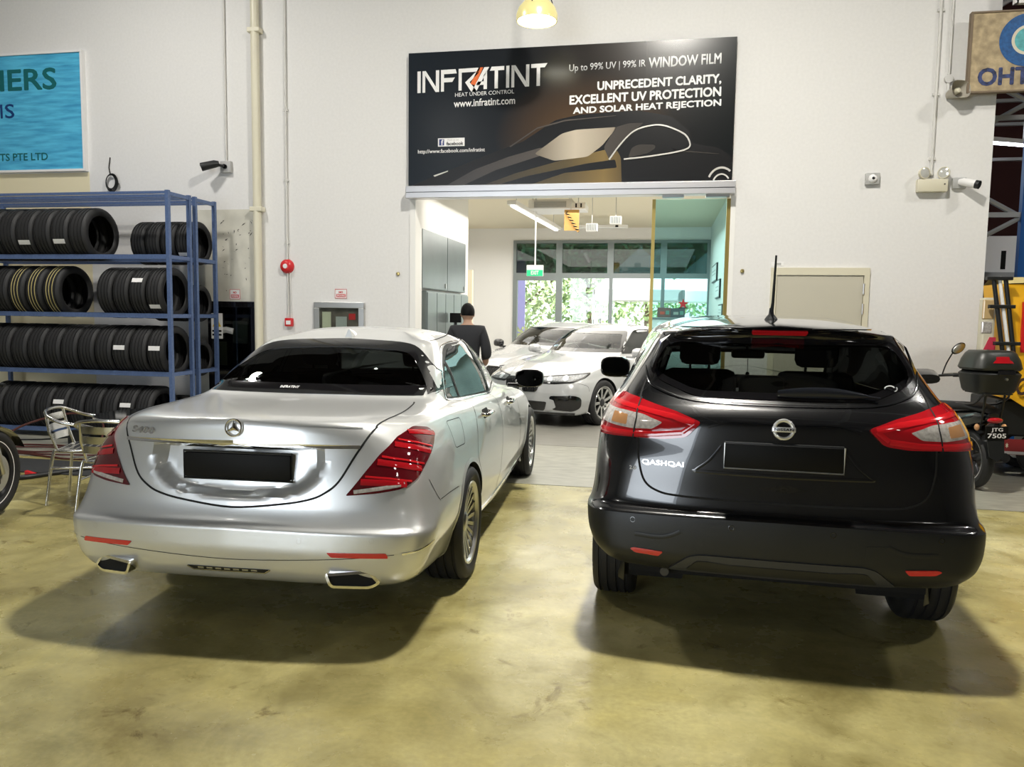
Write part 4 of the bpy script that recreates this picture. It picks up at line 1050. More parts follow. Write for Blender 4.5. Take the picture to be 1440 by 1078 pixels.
# pipe and conduits
pp = MB().tube([(-5.285, WY-.065, 0), (-5.285, WY-.065, 8.95)], .055, 14).build('drain_pipe', M['pipe'], None, 60); tg(pp, 'thick cream drain pipe running down the wall beside the tyre racks', 'pipe')
for z in (2.93, 5.2, 1.0): MB().box((-5.37, WY-.12, z-.03), (-5.2, WY-.001, z+.03), bev=.01).build('pipe_bracket', M['pipe'], pp)
c = MB().tube([(-4.89, WY-.02, 2.28), (-4.89, WY-.02, 8.95)], .016, 8).build('conduit', M['conduit'], None, 60); tg(c, 'thin conduit running from the ceiling down to the round red alarm bell', 'pipe')
for z in (2.5, 3.3, 4.2): MB().box((-4.92, WY-.03, z-.015), (-4.86, WY, z+.015)).build('clip', M['conduit'], c)
c = MB().tube([(-4.885, WY-.018, 1.52), (-4.885, WY-.018, 2.10)], .010, 8).tube([(-4.845, WY-.018, 1.52), (-4.855, WY-.018, 2.12)], .006, 6).build('conduit', M['conduit'], None, 60); tg(c, 'short pair of wires between the alarm bell and the red call point', 'pipe')
c = MB().tube([(-5.745, WY-.02, 3.56), (-5.745, WY-.02, 8.95)], .013, 8).build('conduit', M['conduit'], None, 60); tg(c, 'thin conduit ending at the black camera above the tyre racks', 'pipe')
c = MB().tube([(2.90, WY-.02, 3.22), (2.90, WY-.02, 8.95)], .018, 8).build('conduit', M['conduit'], None, 60); tg(c, 'white conduit running down to the twin-head emergency light', 'pipe')
for z in (3.4, 4.1, 5.0): MB().box((2.865, WY-.03, z-.015), (2.935, WY, z+.015)).build('clip', M['conduit'], c)
c = MB().tube([(3.02, WY-.02, 4.27), (3.02, WY-.02, 8.95)], .014, 8).build('conduit', M['conduit'], None, 60); tg(c, 'thinner conduit running down to the horn loudspeaker', 'pipe')
# alarm bell and call point
t = thing('alarm_bell', 'round red fire alarm bell with a white centre', 'alarm', (-4.895, WY, 2.19))
MB().lathe([(0, -.075), (.04, -.075), (.075, -.06), (.092, -.03), (.095, 0), (0, 0)], 28, 'Y').build('gong', M['red'], t, 40)
MB().lathe([(0, -.080), (.030, -.078), (.033, -.068)], 20, 'Y').build('centre_label', M['white'], t, 40)
t = thing('call_point', 'small square red break-glass call point under the alarm bell', 'alarm', (-4.87, WY, 1.455))
MB().box((-.055, -.05, -.055), (.055, 0, .055), bev=.01).build('case', M['red'], t, 40); MB().box((-.032, -.053, -.03), (.032, -.048, .022)).build('pane', M['white'], t)
# cameras
t = thing('security_camera', 'black bullet security camera on a grey junction box above the tyre racks', 'camera', (-5.74, WY, 3.49))
MB().box((-.075, -.06, -.075), (.075, 0, .075), bev=.008).build('junction_box', M['grey_box'], t, 40)
MB().lathe([(.03, -.09), (.03, -.06), (0, -.06)], 14, 'Y').tube([(0, -.08, 0), (-.09, -.12, .02)], .018, 8).build('bracket', M['black_plastic'], t, 40)
b = MB().tube([(-.06, -.11, .03), (-.10, -.14, .022), (-.25, -.22, -.03)], [.035, .05, .055], 16)
o = b.build('camera_body', M['black_plastic'], t, 40); MB().tube([(-.25, -.22, -.03), (-.254, -.2225, -.032)], .04, 14).build('lens', M['gloss_black'], o)
t = thing('security_camera', 'white bullet security camera to the right of the emergency light', 'camera', (3.19, WY, 3.125))
MB().box((-.07, -.05, -.06), (.07, 0, .06), bev=.008).build('junction_box', M['grey_box'], t, 40)
o = MB().tube([(-.01, -.06, .01), (.02, -.09, .005), (.12, -.17, -.035)], [.03, .042, .045], 16).build('camera_body', M['white'], t, 40); MB().tube([(.12, -.17, -.035), (.150, -.194, -.047)], .046, 16).build('sun_hood', M['black_plastic'], o, 40)
t = thing('dome_camera', 'small square grey box with a white dome camera on the right wall', 'camera', (2.285, WY, 3.19))
MB().box((-.075, -.05, -.065), (.075, 0, .065), bev=.008).build('back_box', M['grey_box'], t, 40)
MB().sphere((0, -.05, 0), (.048, .035, .048), 18, 10).build('dome', M['white'], t, 40); MB().sphere((0, -.075, 0), (.02, .014, .02), 12, 8).build('lens', M['gloss_black'], t, 40)
# emergency light
t = thing('emergency_light', 'cream emergency light box with two round lamp heads', 'lamp', (2.905, WY, 3.10))
MB().box((-.155, -.09, -.07), (.155, 0, .07), bev=.008).build('case', M['ivory'], t, 40)
for sx, rz in ((-.10, 18), (.12, -35)):
    T = Matrix.Translation((sx, -.06, .135)) @ Matrix.Rotation(R(rz), 4, 'Z')
    m_ = MB().lathe([(.02, .03), (.05, .02), (.062, -.01), (.064, -.035), (.055, -.035)], 22, 'Y'); m_.v = [tuple(T @ Vector(v)) for v in m_.v]; m_.tube([(sx, -.05, .06), (sx, -.05, .10)], .012, 8)
    h_ = m_.build('lamp_head', M['ivory'], t, 40)
    m_ = MB().lathe([(0, -.040), (.03, -.038), (.055, -.030)], 22, 'Y'); m_.v = [tuple(T @ Vector(v)) for v in m_.v]; m_.build('lamp_lens', M['lampglass'], h_, 40)
MB().lathe([(0, -.094), (.008, -.094), (.008, -.08)], 10, 'Y', (.12, 0, .01)).build('test_button', M['black_plastic'], t)
# horn
t = thing('horn_speaker', 'weathered grey horn loudspeaker high on the wall under the hanging board', 'loudspeaker', (3.02, WY-.02, 4.08))
m_ = MB(); nn = 20; rings = [(.03, 0, .035), (.045, -.06, .05), (.075, -.14, .075), (.115, -.20, .095)]
T = Matrix.Rotation(R(22), 4, 'Z') @ Matrix.Rotation(R(-6), 4, 'X'); vs = []
for a_, y_, b_ in rings:
    for k in range(nn):
        q = 2*PI*k/nn; e = .7; vs.append(T @ Vector((math.copysign(abs(math.cos(q))**e, math.cos(q))*a_, y_, math.copysign(abs(math.sin(q))**e, math.sin(q))*b_)))
m_.add(vs, [(i*nn+k, i*nn+(k+1) % nn, (i+1)*nn+(k+1) % nn, (i+1)*nn+k) for i in range(3) for k in range(nn)])
m_.build('horn_flare', M['horn'], t, 40)
m_ = MB().lathe([(0, -.17), (.026, -.165), (.034, -.14), (.03, -.05)], 16, 'Y'); m_.v = [tuple(T @ Vector(v)) for v in m_.v]; m_.build('driver', M['ivory'], t, 40)
MB().tube([(0, .0, .05), (0, .0, .10), (0, .01, .18)], .016, 8).lathe([(0, -.02), (.045, -.02), (.045, .02), (0, .02)], 16, 'Y', (0, 0, .18)).build('bracket', M['conduit'], t, 40)
# cable coil
m_ = MB()
for k in range(4):
    r_ = .085+.008*k; m_.tube([(-7.48+.012*k+r_*math.cos(a)*.85, WY-.03-.008*k, 3.33-.006*k+r_*math.sin(a)*1.1) for a in [2*PI*j/26 for j in range(26)]], .007, 6, closed=True)
m_.tube([(-7.49, WY-.02, 3.42), (-7.51, WY-.02, 3.52), (-7.495, WY-.01, 3.66)], .007, 6).tube([(-7.40, WY-.03, 3.29), (-7.34, WY-.04, 3.30)], .006, 6)
tg(m_.build('cable_coil', M['black_plastic'], None, 60), 'coil of black cable hanging on the wall above the tyre racks', 'cable')
# notices
def notice(label, x0, x1, z0, z1, l1, l2):
    t = thing('notice', label, 'notice', ((x0+x1)/2, WY, (z0+z1)/2)); w = (x1-x0)/2; h = (z1-z0)/2
    MB().box((-w, -.006, -h), (w, 0, h)).build('board', M['white'], t)
    text('line_one', l1, -w*.35, w*.35, h*.12, h*.62, -.0065, M['red'], t, 0, .03, .001)
    m_ = MB().box((-w*.8, -.0075, -h*.75), (w*.8, -.006, -h*.08)).build('red_band', M['red'], t)
    text('line_two', l2, -w*.7, w*.7, -h*.62, -h*.2, -.008, M['white'], m_, 0, .02, .001)
    MB().tube([(-w, -.006, -h), (w, -.006, -h), (w, -.006, h), (-w, -.006, h)], .004, 4, closed=True).build('border', M['red'], t)
notice('small red and white notice above the grey framed wall niche', -4.225, -4.065, 1.78, 1.895, 'NO', 'SMOKING')
notice('small red and white notice above the dark electrical cabinet', -5.735, -5.59, 1.755, 1.88, 'NO', 'SMOKING')
# grey framed niche
t = thing('meter_cabinet', 'grey framed wall cabinet with a glass front, half hidden by the silver car', 'cabinet', (-4.16, WY, 1.38))
MB().box((-.34, -.012, -.33), (.34, 0, .33)).build('back_panel', M['niche_back'], t) if 'niche_back' in M else MB().box((-.34, -.012, -.33), (.34, 0, .33)).build('back_panel', mat('niche_back', (.13, .10, .085), .5, var=.5, scale=6), t)
for lo, hi in (((-.35, -.05, .27), (.35, 0, .35)), ((-.35, -.05, -.35), (.35, 0, -.27)), ((-.35, -.05, -.27), (-.27, 0, .27)), ((.27, -.05, -.27), (.35, 0, .27))): MB().box(lo, hi, bev=.006).build('frame', M['satin'], t)
MB().box((-.27, -.03, -.27), (.27, -.026, .27)).build('pane', M['glass_clear'], t)
MB().box((-.05, -.024, .0), (.10, -.014, .16)).build('meter', M['grey_box'], t); MB().box((-.24, -.022, -.05), (-.12, -.014, .22)).build('panel', M['ivory'], t)
MB().box((.13, -.02, .12), (.22, -.014, .2)).build('red_label', M['red'], t)
# dark electrical cabinet
t = thing('electrical_cabinet', 'dark electrical cabinet with a glass door and a yellow warning sign', 'cabinet', (-5.66, WY, .86))
MB().box((-.36, -.03, -.86), (.36, 0, .86)).build('case', M['dark'], t)
for lo, hi in (((-.36, -.09, .78), (.36, -.03, .86)), ((-.36, -.09, -.86), (.36, -.03, -.05)), ((-.36, -.09, -.05), (-.30, -.03, .78)), ((.27, -.09, -.05), (.36, -.03, .78))): MB().box(lo, hi, bev=.006).build('frame', M['gloss_black'], t)
MB().box((-.30, -.07, -.05), (.27, -.064, .78)).build('pane', M['glass_mid'], t)
MB().box((-.02, -.055, .30), (.20, -.03, .60), bev=.02).tube([(-.30, -.045, .45), (-.1, -.045, .48), (.0, -.045, .46)], .05, 8).build('meter', M['grey_box'], t, 40)
ws_ = MB().box((-.305, -.096, .36), (-.14, -.09, .70)).build('warning_sign', M['white'], t)
tri = MB().prism([(-.285, .52), (-.16, .52), (-.2225, .645)], 'Y', -.099, -.096); tri.build('triangle', mat('warning_yellow', (.80, .56, .02), .4), ws_)
MB().prism([(-.245, .535), (-.20, .535), (-.2225, .61)], 'Y', -.1005, -.099).box((-.29, -.0985, .40), (-.155, -.096, .425)).box((-.29, -.0985, .45), (-.155, -.096, .475)).build('mark', M['black'], ws_)
MB().box((-.30, -.062, .0), (-.10, -.058, .32)).build('schedule_card', M['ivory'], t)
# scuffed grey lower strip of wall
struct(MB().box((-6.35, WY-.004, 0), (-5.345, WY, 2.94)).build('wall_scuffed_patch', M['wall_dirty']))
m_ = MB(); random.seed(11)
for k in range(34):
    x = -5.86+random.random()*.46; z = 1.85+random.random()*.95; a = random.random()*3; l = .008+random.random()*.03
    m_.add([(x-l*math.cos(a), WY-.006, z-l*math.sin(a)), (x+.006, WY-.006, z), (x+l*math.cos(a), WY-.006, z+l*math.sin(a)), (x-.006, WY-.006, z+.006)], [(0, 1, 2, 3)])
o = m_.build('scuff_marks', M['seam']); o['kind'] = 'stuff'; o['label'] = 'dark scuff marks on the grey wall beside the tyre rack'; o['category'] = 'marks'
struct(MB().box((-13, WY-.003, 0), (-7.83, WY, 3.47)).build('wall_cream_patch', M['cream']))
# wall buttons
for x, lab in ((-3.36, 'small round brass button on the wall left of the doorway'), (.905, 'small round brass button on the wall right of the doorway')):
    tg(MB().lathe([(0, -.03), (.018, -.028), (.025, -.012), (.022, 0)], 14, 'Y', (x, WY, 2.10 if x < 0 else 2.15)).build('wall_button', M['brass'], None, 40) if 'brass' in M else MB().lathe([(0, -.03), (.018, -.028), (.025, -.012), (.022, 0)], 14, 'Y', (x, WY, 2.10 if x < 0 else 2.15)).build('wall_button', M.setdefault('brass', mat('brass', (.50, .40, .16), .3, .9)), None, 40), lab, 'button')
# right-hand door
t = thing('door_1', 'plain grey-beige door in the wall behind the black crossover', 'door', (1.77, WY, 0)); t['kind'] = 'structure'
M['door'] = mat('door_paint', (.52, .49, .40), .5)
MB().box((-.47, -.02, .01), (.48, 0, 2.10), bev=.004).build('door_leaf', M['door'], t)
MB().box((-.54, -.035, 0), (-.475, 0, 2.19)).box((.485, -.035, 0), (.545, 0, 2.19)).box((-.475, -.035, 2.105), (.485, 0, 2.19)).build('door_frame', M['ivory'], t)
for z in (1.95, 1.72, .3): MB().tube([(.483, -.04, z-.06), (.483, -.04, z+.06)], .012, 8).build('hinge', M['satin'], t, 40)
t = thing('door_plate', 'small grey name plate on the wall above the beige door', 'sign', (1.30, WY, 2.235))
MB().box((-.07, -.006, -.022), (.07, 0, .022)).build('plate', M['white'], t); MB().box((-.01, -.0075, -.012), (.04, -.006, .012)).build('print', M['grey_box'], t)
# pendant lamp
t = thing('pendant_lamp', 'round high-bay pendant lamp with a lit ribbed glass shade', 'lamp', (-1.44, 8.6, 4.80))
M['lamp_on'] = mat('lit_lamp_glass', (1, .95, .8), .3, emit=(1, .96, .80), es=7)
M['lamp_shade'] = mat('lamp_shade', (.75, .68, .30), .25, .3, emit=(1, .86, .40), es=.25)
MB().lathe([(.10, .20), (.14, .17), (.20, .10), (.225, .03), (.222, -.035), (.212, -.035), (.21, .02), (.13, .14)], 32, 'Z').build('shade', M['lamp_shade'], t, 40)
MB().lathe([(0, -.045), (.12, -.04), (.19, -.02), (.205, .0), (.12, .05), (0, .06)], 32, 'Z').build('lit_glass', M['lamp_on'], t, 40)
MB().lathe([(0, .42), (.07, .42), (.09, .38), (.10, .20), (0, .19)], 24, 'Z').build('ballast_housing', M['satin'], t, 40)
for a in range(3):
    q = 2*PI*a/3+.4; MB().tube([(.20*math.cos(q), .20*math.sin(q), .07), (.16*math.cos(q), .16*math.sin(q), .2), (.09*math.cos(q), .09*math.sin(q), .34)], .006, 6).build('stay', M['seam'], t)
MB().tube([(0, 0, .42), (0, 0, 4.2)], .012, 8).build('drop_rod', M['conduit'], t)
# ================================================================== SIGNS
def grad(name, stops, axis=0, rough=.25, spot=None):
    """printed colour: ramp along an object axis (stops: position, colour), optional printed glow (centre, radii, colour)"""
    m = bpy.data.materials.new(name); m.use_nodes = True; nt = m.node_tree; b = nt.nodes['Principled BSDF']; b.inputs['Roughness'].default_value = rough
    tc = nt.nodes.new('ShaderNodeTexCoord'); sp = nt.nodes.new('ShaderNodeSeparateXYZ'); nt.links.new(tc.outputs['Object'], sp.inputs[0])
    lo, hi = stops[0][0], stops[-1][0]; mr = nt.nodes.new('ShaderNodeMapRange'); mr.inputs[1].default_value = lo; mr.inputs[2].default_value = hi
    nt.links.new(sp.outputs[axis], mr.inputs[0]); r = nt.nodes.new('ShaderNodeValToRGB'); el = r.color_ramp.elements
    while len(el) < len(stops): el.new(.5)
    for e, (p, c) in zip(el, stops): e.position = (p-lo)/(hi-lo); e.color = (*c, 1)
    nt.links.new(mr.outputs[0], r.inputs[0]); out = r.outputs[0]
    if spot:
        (cx, cz), (rx, rz), col = spot
        mp = nt.nodes.new('ShaderNodeMapping'); mp.inputs['Location'].default_value = (-cx/rx, 0, -cz/rz); mp.inputs['Scale'].default_value = (1/rx, 0, 1/rz)
        g = nt.nodes.new('ShaderNodeTexGradient'); g.gradient_type = 'SPHERICAL'; nt.links.new(tc.outputs['Object'], mp.inputs[0]); nt.links.new(mp.outputs[0], g.inputs[0])
        mx = nt.nodes.new('ShaderNodeMix'); mx.data_type = 'RGBA'; nt.links.new(g.outputs[1], mx.inputs[0]); nt.links.new(out, mx.inputs[6]); mx.inputs[7].default_value = (*col, 1); out = mx.outputs[2]
    nt.links.new(out, b.inputs['Base Color']); return m
# ---- the large black billboard over the doorway; local x = world X, local z = world Z, face at y = 9.5
t = thing('billboard', 'large black advertising board with white lettering and a car picture above the shop doorway', 'sign', (0, 0, 0))
Y0 = 9.52
M['bb'] = grad('board_print', [(-3.2, (.010, .015, .022)), (-1.8, (.012, .014, .017)), (-.6, (.022, .016, .012)), (.3, (.008, .009, .010)), (.75, (.006, .008, .009))], 0, .22, ((-1.0, 3.75), (1.1, .75), (.11, .062, .030)))
MB().box((-3.20, Y0, 3.18), (.74, WY, 4.81)).build('board', M['bb'], t)
M['p_grey'] = grad('print_car_grey', [(-2.9, (.035, .035, .038)), (-1.2, (.10, .085, .075)), (-.3, (.045, .04, .036))], 0, .25)
M['p_glass'] = grad('print_car_windscreen', [(-1.55, (.20, .17, .13)), (-1.1, (.55, .48, .38)), (-.55, (.30, .25, .19))], 0, .25)
M['p_gold'] = grad('print_car_flank', [(-2.3, (.030, .027, .024)), (-1.2, (.10, .075, .035)), (-.75, (.22, .15, .055)), (-.35, (.03, .026, .02))], 0, .25)
M['p_dark'] = mat('print_car_dark', (.010, .010, .011), .25)
M['p_line'] = mat('print_line', (.60, .58, .54), .3)
M['p_silver'] = grad('print_silver', [(4.50, (.30, .30, .30)), (4.58, (.75, .75, .75)), (4.66, (.50, .50, .50))], 2, .3)
M['p_orange'] = mat('print_orange', (.75, .16, .04), .4)
def pprint(name, poly, m, lay, parent=t, y=None):
    y = Y0 if y is None else y
    n = len(poly); return MB().add([(a, y-.001*lay, b) for a, b in poly], [tuple(range(n))]).build(name, m, parent)
def pxz(pts):
    """points measured on the board, in board units: u 0..458 to the right, v 0..203 down"""
    return [(-3.2+u/458*3.94, 4.81-v/203*1.63) for u, v in pts]
# car picture
pprint('car_body', rpoly(pxz([(0, 203), (40, 187), (130, 152), (170, 138), (215, 108), (250, 101), (330, 98), (375, 108), (400, 130), (403, 147), (440, 155), (457, 168), (457, 203)]), .05, 3), M['p_dark'], 1)
pprint('bonnet_light', rpoly(pxz([(55, 203), (100, 178), (150, 160), (195, 148), (225, 150), (185, 163), (130, 180), (80, 203)]), .03, 3), M['p_grey'], 2)
pprint('flank_glow', rpoly(pxz([(110, 203), (160, 185), (215, 170), (300, 150), (308, 165), (310, 203)]), .03, 3), M['p_gold'], 2)
pprint('flank_dark', rpoly(pxz([(130, 203), (175, 190), (260, 173), (300, 168), (303, 180), (230, 186), (180, 203)]), .02, 3), M['p_dark'], 3)
pprint('windscreen', rpoly(pxz([(186, 157), (225, 128), (245, 123), (302, 121), (282, 147), (262, 163), (215, 168)]), .04, 3), M['p_glass'], 3)
pprint('roof_grey', rpoly(pxz([(300, 121), (318, 116), (338, 116), (312, 140), (292, 168), (284, 150)]), .02, 3), M['p_grey'], 3)
pprint('side_window', rpoly(pxz([(308, 168), (328, 132), (345, 122), (362, 121), (388, 130), (398, 140), (398, 152), (380, 158), (330, 165)]), .04, 3), M['p_dark'], 4)
ln = MB(); path = smooth_line(pxz([(292, 168), (308, 145), (325, 128), (345, 121), (365, 121), (390, 132), (399, 142), (400, 153), (385, 159), (345, 165), (312, 168)]), 5)
ln.tube([(p[0], Y0-.005, p[1]) for p in path], .012, 4); ln.build('window_line', M['p_line'], t)
pprint('door_mirror_print', rpoly(pxz([(318, 166), (322, 152), (332, 147), (354, 148), (355, 153), (345, 160)]), .03, 3), M['p_grey'], 6)
pprint('highlight', pxz([(38, 186), (60, 179), (60, 180.5), (40, 188)]), M['p_line'], 4); pprint('highlight', pxz([(375, 153), (385, 157), (400, 158), (440, 163), (440, 164), (400, 160), (385, 159)]), M['p_grey'], 4)
pprint('roof_line', pxz([(150, 145), (190, 118), (230, 108), (300, 104), (300, 105), (230, 110), (190, 120), (152, 146)]), M['p_grey'], 4)
wh = MB(); c = pxz([(444, 208)])[0]
for r_, w_ in ((.16, .016), (.10, .012)): wh.tube([(c[0]+r_*1.0*math.cos(a), Y0-.005, c[1]+r_*1.25*math.sin(a)) for a in [PI*.10+PI*.65*j/14+.3 for j in range(15)] if c[1]+r_*1.25*math.sin(a) > 3.19 and c[0]+r_*math.cos(a) < .735], w_, 4)
wh.build('wheel_print', M['p_line'], t)
# logo built of strokes: 1 unit = letter height
lg = MB(); og = MB(); LX0, LX1, LZ0, LZ1 = -3.085, -1.455, 4.325, 4.585
def lq(pts, mb=lg):
    n = len(pts); q = [(LX0+u*(LX1-LX0)/100, v) for u, v in pts]
    mb.add([(x, Y0-.003, LZ0+v*(LZ1-LZ0)+.018*(x-LX0)) for x, v in q], [tuple(range(n))])
lq([(0, 0), (2.6, 0), (2.6, 1), (0, 1)])                                           # I
lq([(4, 0), (6.2, 0), (6.2, .82), (4, 1)]); lq([(4, 1), (6.6, 1), (17.2, 0), (14.4, 0)]); lq([(14.6, .25), (17.2, 0), (17.2, 1), (14.6, 1)])   # N
lq([(18.6, 0), (21, 0), (21, 1), (18.6, 1)]); lq([(21, .80), (31, .80), (30, 1), (21, 1)]); lq([(21, .42), (27.5, .42), (29.5, .62), (21, .62)])  # F
lq([(32.4, 0), (34.8, 0), (34.8, 1), (32.4, 1)]); lq([(34.8, .82), (48, .82), (49, 1), (34.8, 1)]); lq([(37.5, .36), (45.5, .80), (48.5, .80), (41, .36)]); lq([(37.5, .36), (41, .36), (46.5, -.05), (42.5, -.10)])   # R
lq([(42.5, -.10), (46.5, -.05), (56, 1), (52.2, 1)]); lq([(51.8, 0), (54.4, 0), (54.4, .85), (51.8, .62)]); lq([(46, .20), (52, .20), (52, .36), (47.5, .36)])   # A
lq([(41.6, .28), (45.2, .20), (51.4, 1.0), (47.8, 1.0)], og)
lq([(56.5, .82), (67.5, .82), (67.5, 1), (57.8, 1)]); lq([(60.2, 0), (62.8, 0), (62.8, .82), (60.2, .82)])      # T
lq([(69, 0), (71.4, 0), (71.4, 1), (69, 1)])                                        # I
lq([(73, 0), (75.2, 0), (75.2, .85), (73, 1)]); lq([(73, 1), (76, 1), (86.5, 0), (83.5, 0)]); lq([(84, .25), (86.5, 0), (86.5, 1), (84, 1)])      # N
lq([(87.8, .82), (98, .82), (100, 1), (87.8, 1)]); lq([(92, 0), (94.6, 0), (94.6, .82), (92, .82)])            # T
lg.build('logo_lettering', M['white'], t); og.build('logo_stripe', M['p_orange'], t)
TX = [('HEAT UNDER CONTROL', -2.60, -1.855, 4.335-.05, 4.355+.0, 0, 0), ]
def line(s, x0, x1, z0, z1, slope=.018, m=M['white'], bold=.012, sh=0):
    T = Matrix.Identity(4); T[2][0] = slope; T[2][3] = -slope*x0
    return text('lettering', s, x0, x1, z0, z1, Y0-.002, m, t, sh, bold, .001, T)
line('HEAT UNDER CONTROL', -2.60, -1.86, 4.262, 4.308, .02, bold=0)
line('www.infratint.com', -2.615, -1.845, 4.135, 4.225, .02, bold=.015)
line('Up to 99% UV | 99% IR', -1.19, -.29, 4.480, 4.585, .02, M['p_silver'], .005); line('WINDOW FILM', -.255, .572, 4.500, 4.622, .02, M['p_silver'], .02)
line('UNPRECEDENT CLARITY,', -.85, .580, 4.255, 4.375, .02, bold=.035); line('EXCELLENT UV PROTECTION', -1.18, .583, 4.115, 4.225, .02, bold=.035); line('AND SOLAR HEAT REJECTION', -1.135, .588, 3.985, 4.085, .02, bold=.035)
MB().box((-2.815, Y0-.004, 3.668), (-2.475, Y0, 3.768)).build('panel', M['white'], t)
pprint('panel_icon', [(-2.80, 3.680), (-2.735, 3.680), (-2.735, 3.756), (-2.80, 3.756)], mat('print_blue', (.02, .04, .16), .4), 5)
text('panel_lettering', 'f', -2.775, -2.745, 3.683, 3.75, Y0-.006, M['white'], t, 0, .03, .001)
text('panel_lettering', 'Find us on', -2.69, -2.55, 3.735, 3.755, Y0-.005, M['grey_box'], t, 0, 0, .001); text('panel_lettering', 'facebook', -2.705, -2.49, 3.680, 3.722, Y0-.005, M['p_dark'], t, 0, .02, .001)
line('http://www.facebook.com/infratint', -3.075, -2.215, 3.575, 3.635, .008, bold=.01)
# aluminium door track under the board
tk = thing('door_track', 'long brushed aluminium sliding door track under the black billboard', 'track')
MB().box((-3.21, WY-.17, 3.03), (.78, WY-.002, 3.18), bev=.006).build('cover', M['alu'], tk); MB().box((-3.2, WY-.175, 3.098), (.77, WY-.168, 3.104)).build('joint', M['seam'], tk)
MB().box((-.05, WY-.13, 3.0), (.20, WY-.03, 3.03)).box((.45, WY-.13, 3.0), (.72, WY-.03, 3.03)).build('roller', M['satin'], tk)
# sliding glass door
gd = thing('glass_door', 'blue tinted glass door panel with gold edges at the right of the doorway', 'door', (0, 0, 0))
M['gold'] = mat('gold_anodised', (.55, .42, .14), .3, .85)
MB().box((-.125, WY+.02, .02), (.70, WY+.032, 3.0)).build('pane', M['glass_shop'], gd)
MB().box((-.165, WY+.01, .01), (-.125, WY+.045, 3.0)).build('edge_post', M['gold'], gd); MB().box((.70, WY+.01, .01), (.745, WY+.05, 3.0)).build('edge_post', M['gold'], gd)
MB().box((.745, WY-.01, 0), (.80, WY+.12, 3.03)).build('door_jamb', M['shop_white'], gd)
# ---- blue sign at the left
t2 = thing('blue_sign', 'light blue signboard with green and navy lettering above the tyre racks', 'sign', (0, 0, 0))
BY = 9.55
def water():
    m = bpy.data.materials.new('water_print'); m.use_nodes = True; nt = m.node_tree; b = nt.nodes['Principled BSDF']; b.inputs['Roughness'].default_value = .4
    tc = nt.nodes.new('ShaderNodeTexCoord'); mp = nt.nodes.new('ShaderNodeMapping'); mp.inputs['Scale'].default_value = (1.1, 1, 9); n = nt.nodes.new('ShaderNodeTexNoise'); n.inputs['Scale'].default_value = 2.2; n.inputs['Detail'].default_value = 5
    r = nt.nodes.new('ShaderNodeValToRGB'); r.color_ramp.elements[0].position = .3; r.color_ramp.elements[1].position = .62; r.color_ramp.elements[0].color = (.045, .30, .55, 1); r.color_ramp.elements[1].color = (.11, .54, .80, 1)
    nt.links.new(tc.outputs['Object'], mp.inputs[0]); nt.links.new(mp.outputs[0], n.inputs[0]); nt.links.new(n.outputs[0], r.inputs[0]); nt.links.new(r.outputs[0], b.inputs['Base Color']); return m
MB().box((-10.6, BY, 3.51), (-7.87, BY+.05, 5.06)).build('board', water(), t2)
MB().box((-10.63, BY-.02, 5.06), (-7.84, WY, 5.09)).box((-10.63, BY-.02, 3.48), (-7.84, WY, 3.51)).box((-7.87, BY-.02, 3.51), (-7.84, WY, 5.06)).box((-10.63, BY-.02, 3.51), (-10.6, WY, 5.06)).build('sign_frame', M['white'], t2)
M['p_green'] = mat('print_green', (.008, .13, .14), .4); M['p_navy'] = mat('print_navy', (.008, .045, .18), .4)
text('lettering', 'NERS', -9.44, -8.255, 4.585, 4.878, BY-.002, M['p_green'], t2, 0, .02, .001)
text('lettering', 'M', -9.36, -9.135, 4.222, 4.412, BY-.002, M['p_navy'], t2, 0, 0, .001); text('lettering', 'S', -9.095, -8.945, 4.220, 4.415, BY-.002, M['p_navy'], t2, 0, .01, .001)
text('lettering', 'TS PTE LTD', -9.21, -8.435, 3.638, 3.742, BY-.002, M['p_green'], t2, 0, .015, .001)
# ---- hanging boards at the right
t3 = thing('hanging_board', 'weathered tan board with a blue ring and worn dark lettering at the wall end', 'sign', (0, 0, 0))
OY = 9.45
M['tan_board'] = mat('weathered_tan_board', (.42, .33, .20), .7, bump=.15, scale=14, var=.28)
MB().box((3.175, OY, 4.075), (4.60, OY+.05, 4.905)).build('board', M['tan_board'], t3)
MB().box((3.165, OY-.012, 4.065), (3.185, OY+.06, 4.915)).box((3.185, OY-.012, 4.065), (4.6, OY+.06, 4.082)).box((3.185, OY-.012, 4.898), (4.6, OY+.06, 4.915)).build('board_frame', mat('rusty_frame', (.20, .15, .10), .7), t3)
cx, cz = 3.73, 4.60
MB().lathe([(.155, -.003), (.275, -.003), (.275, 0), (.155, 0)], 48, 'Y', (cx, OY, cz), True).build('ring', mat('print_blue_ring', (.012, .09, .27), .5, var=.3, scale=30), t3)
MB().lathe([(.125, -.004), (.155, -.004), (.155, 0)], 40, 'Y', (cx, OY, cz)).build('ring_gap', M['ivory'], t3); MB().lathe([(0, -.003), (.125, -.003), (.125, 0)], 40, 'Y', (cx, OY, cz)).build('disc', mat('print_teal', (.10, .40, .42), .5, var=.25, scale=20), t3)
text('lettering', 'OHTSU', 3.265, 4.05, 4.135, 4.325, OY-.001, mat('worn_navy', (.03, .045, .13), .6, var=.8, scale=22), t3, 0, .035, .002)
MB().box((3.30, OY+.05, 4.6), (3.34, WY, 4.64)).box((3.30, OY+.05, 4.2), (3.34, WY, 4.24)).build('bracket', M['seam'], t3)
t4 = thing('red_board', 'red board with a pale rim hanging above the tan board', 'sign', (0, 0, 0))
MB().box((3.60, 9.40, 5.00), (5.0, 9.45, 5.9)).build('board', M['red'], t4); MB().box((3.58, 9.395, 4.965), (5.0, 9.46, 5.0)).box((3.565, 9.395, 4.965), (3.60, 9.46, 5.9)).build('board_frame', M['white'], t4)
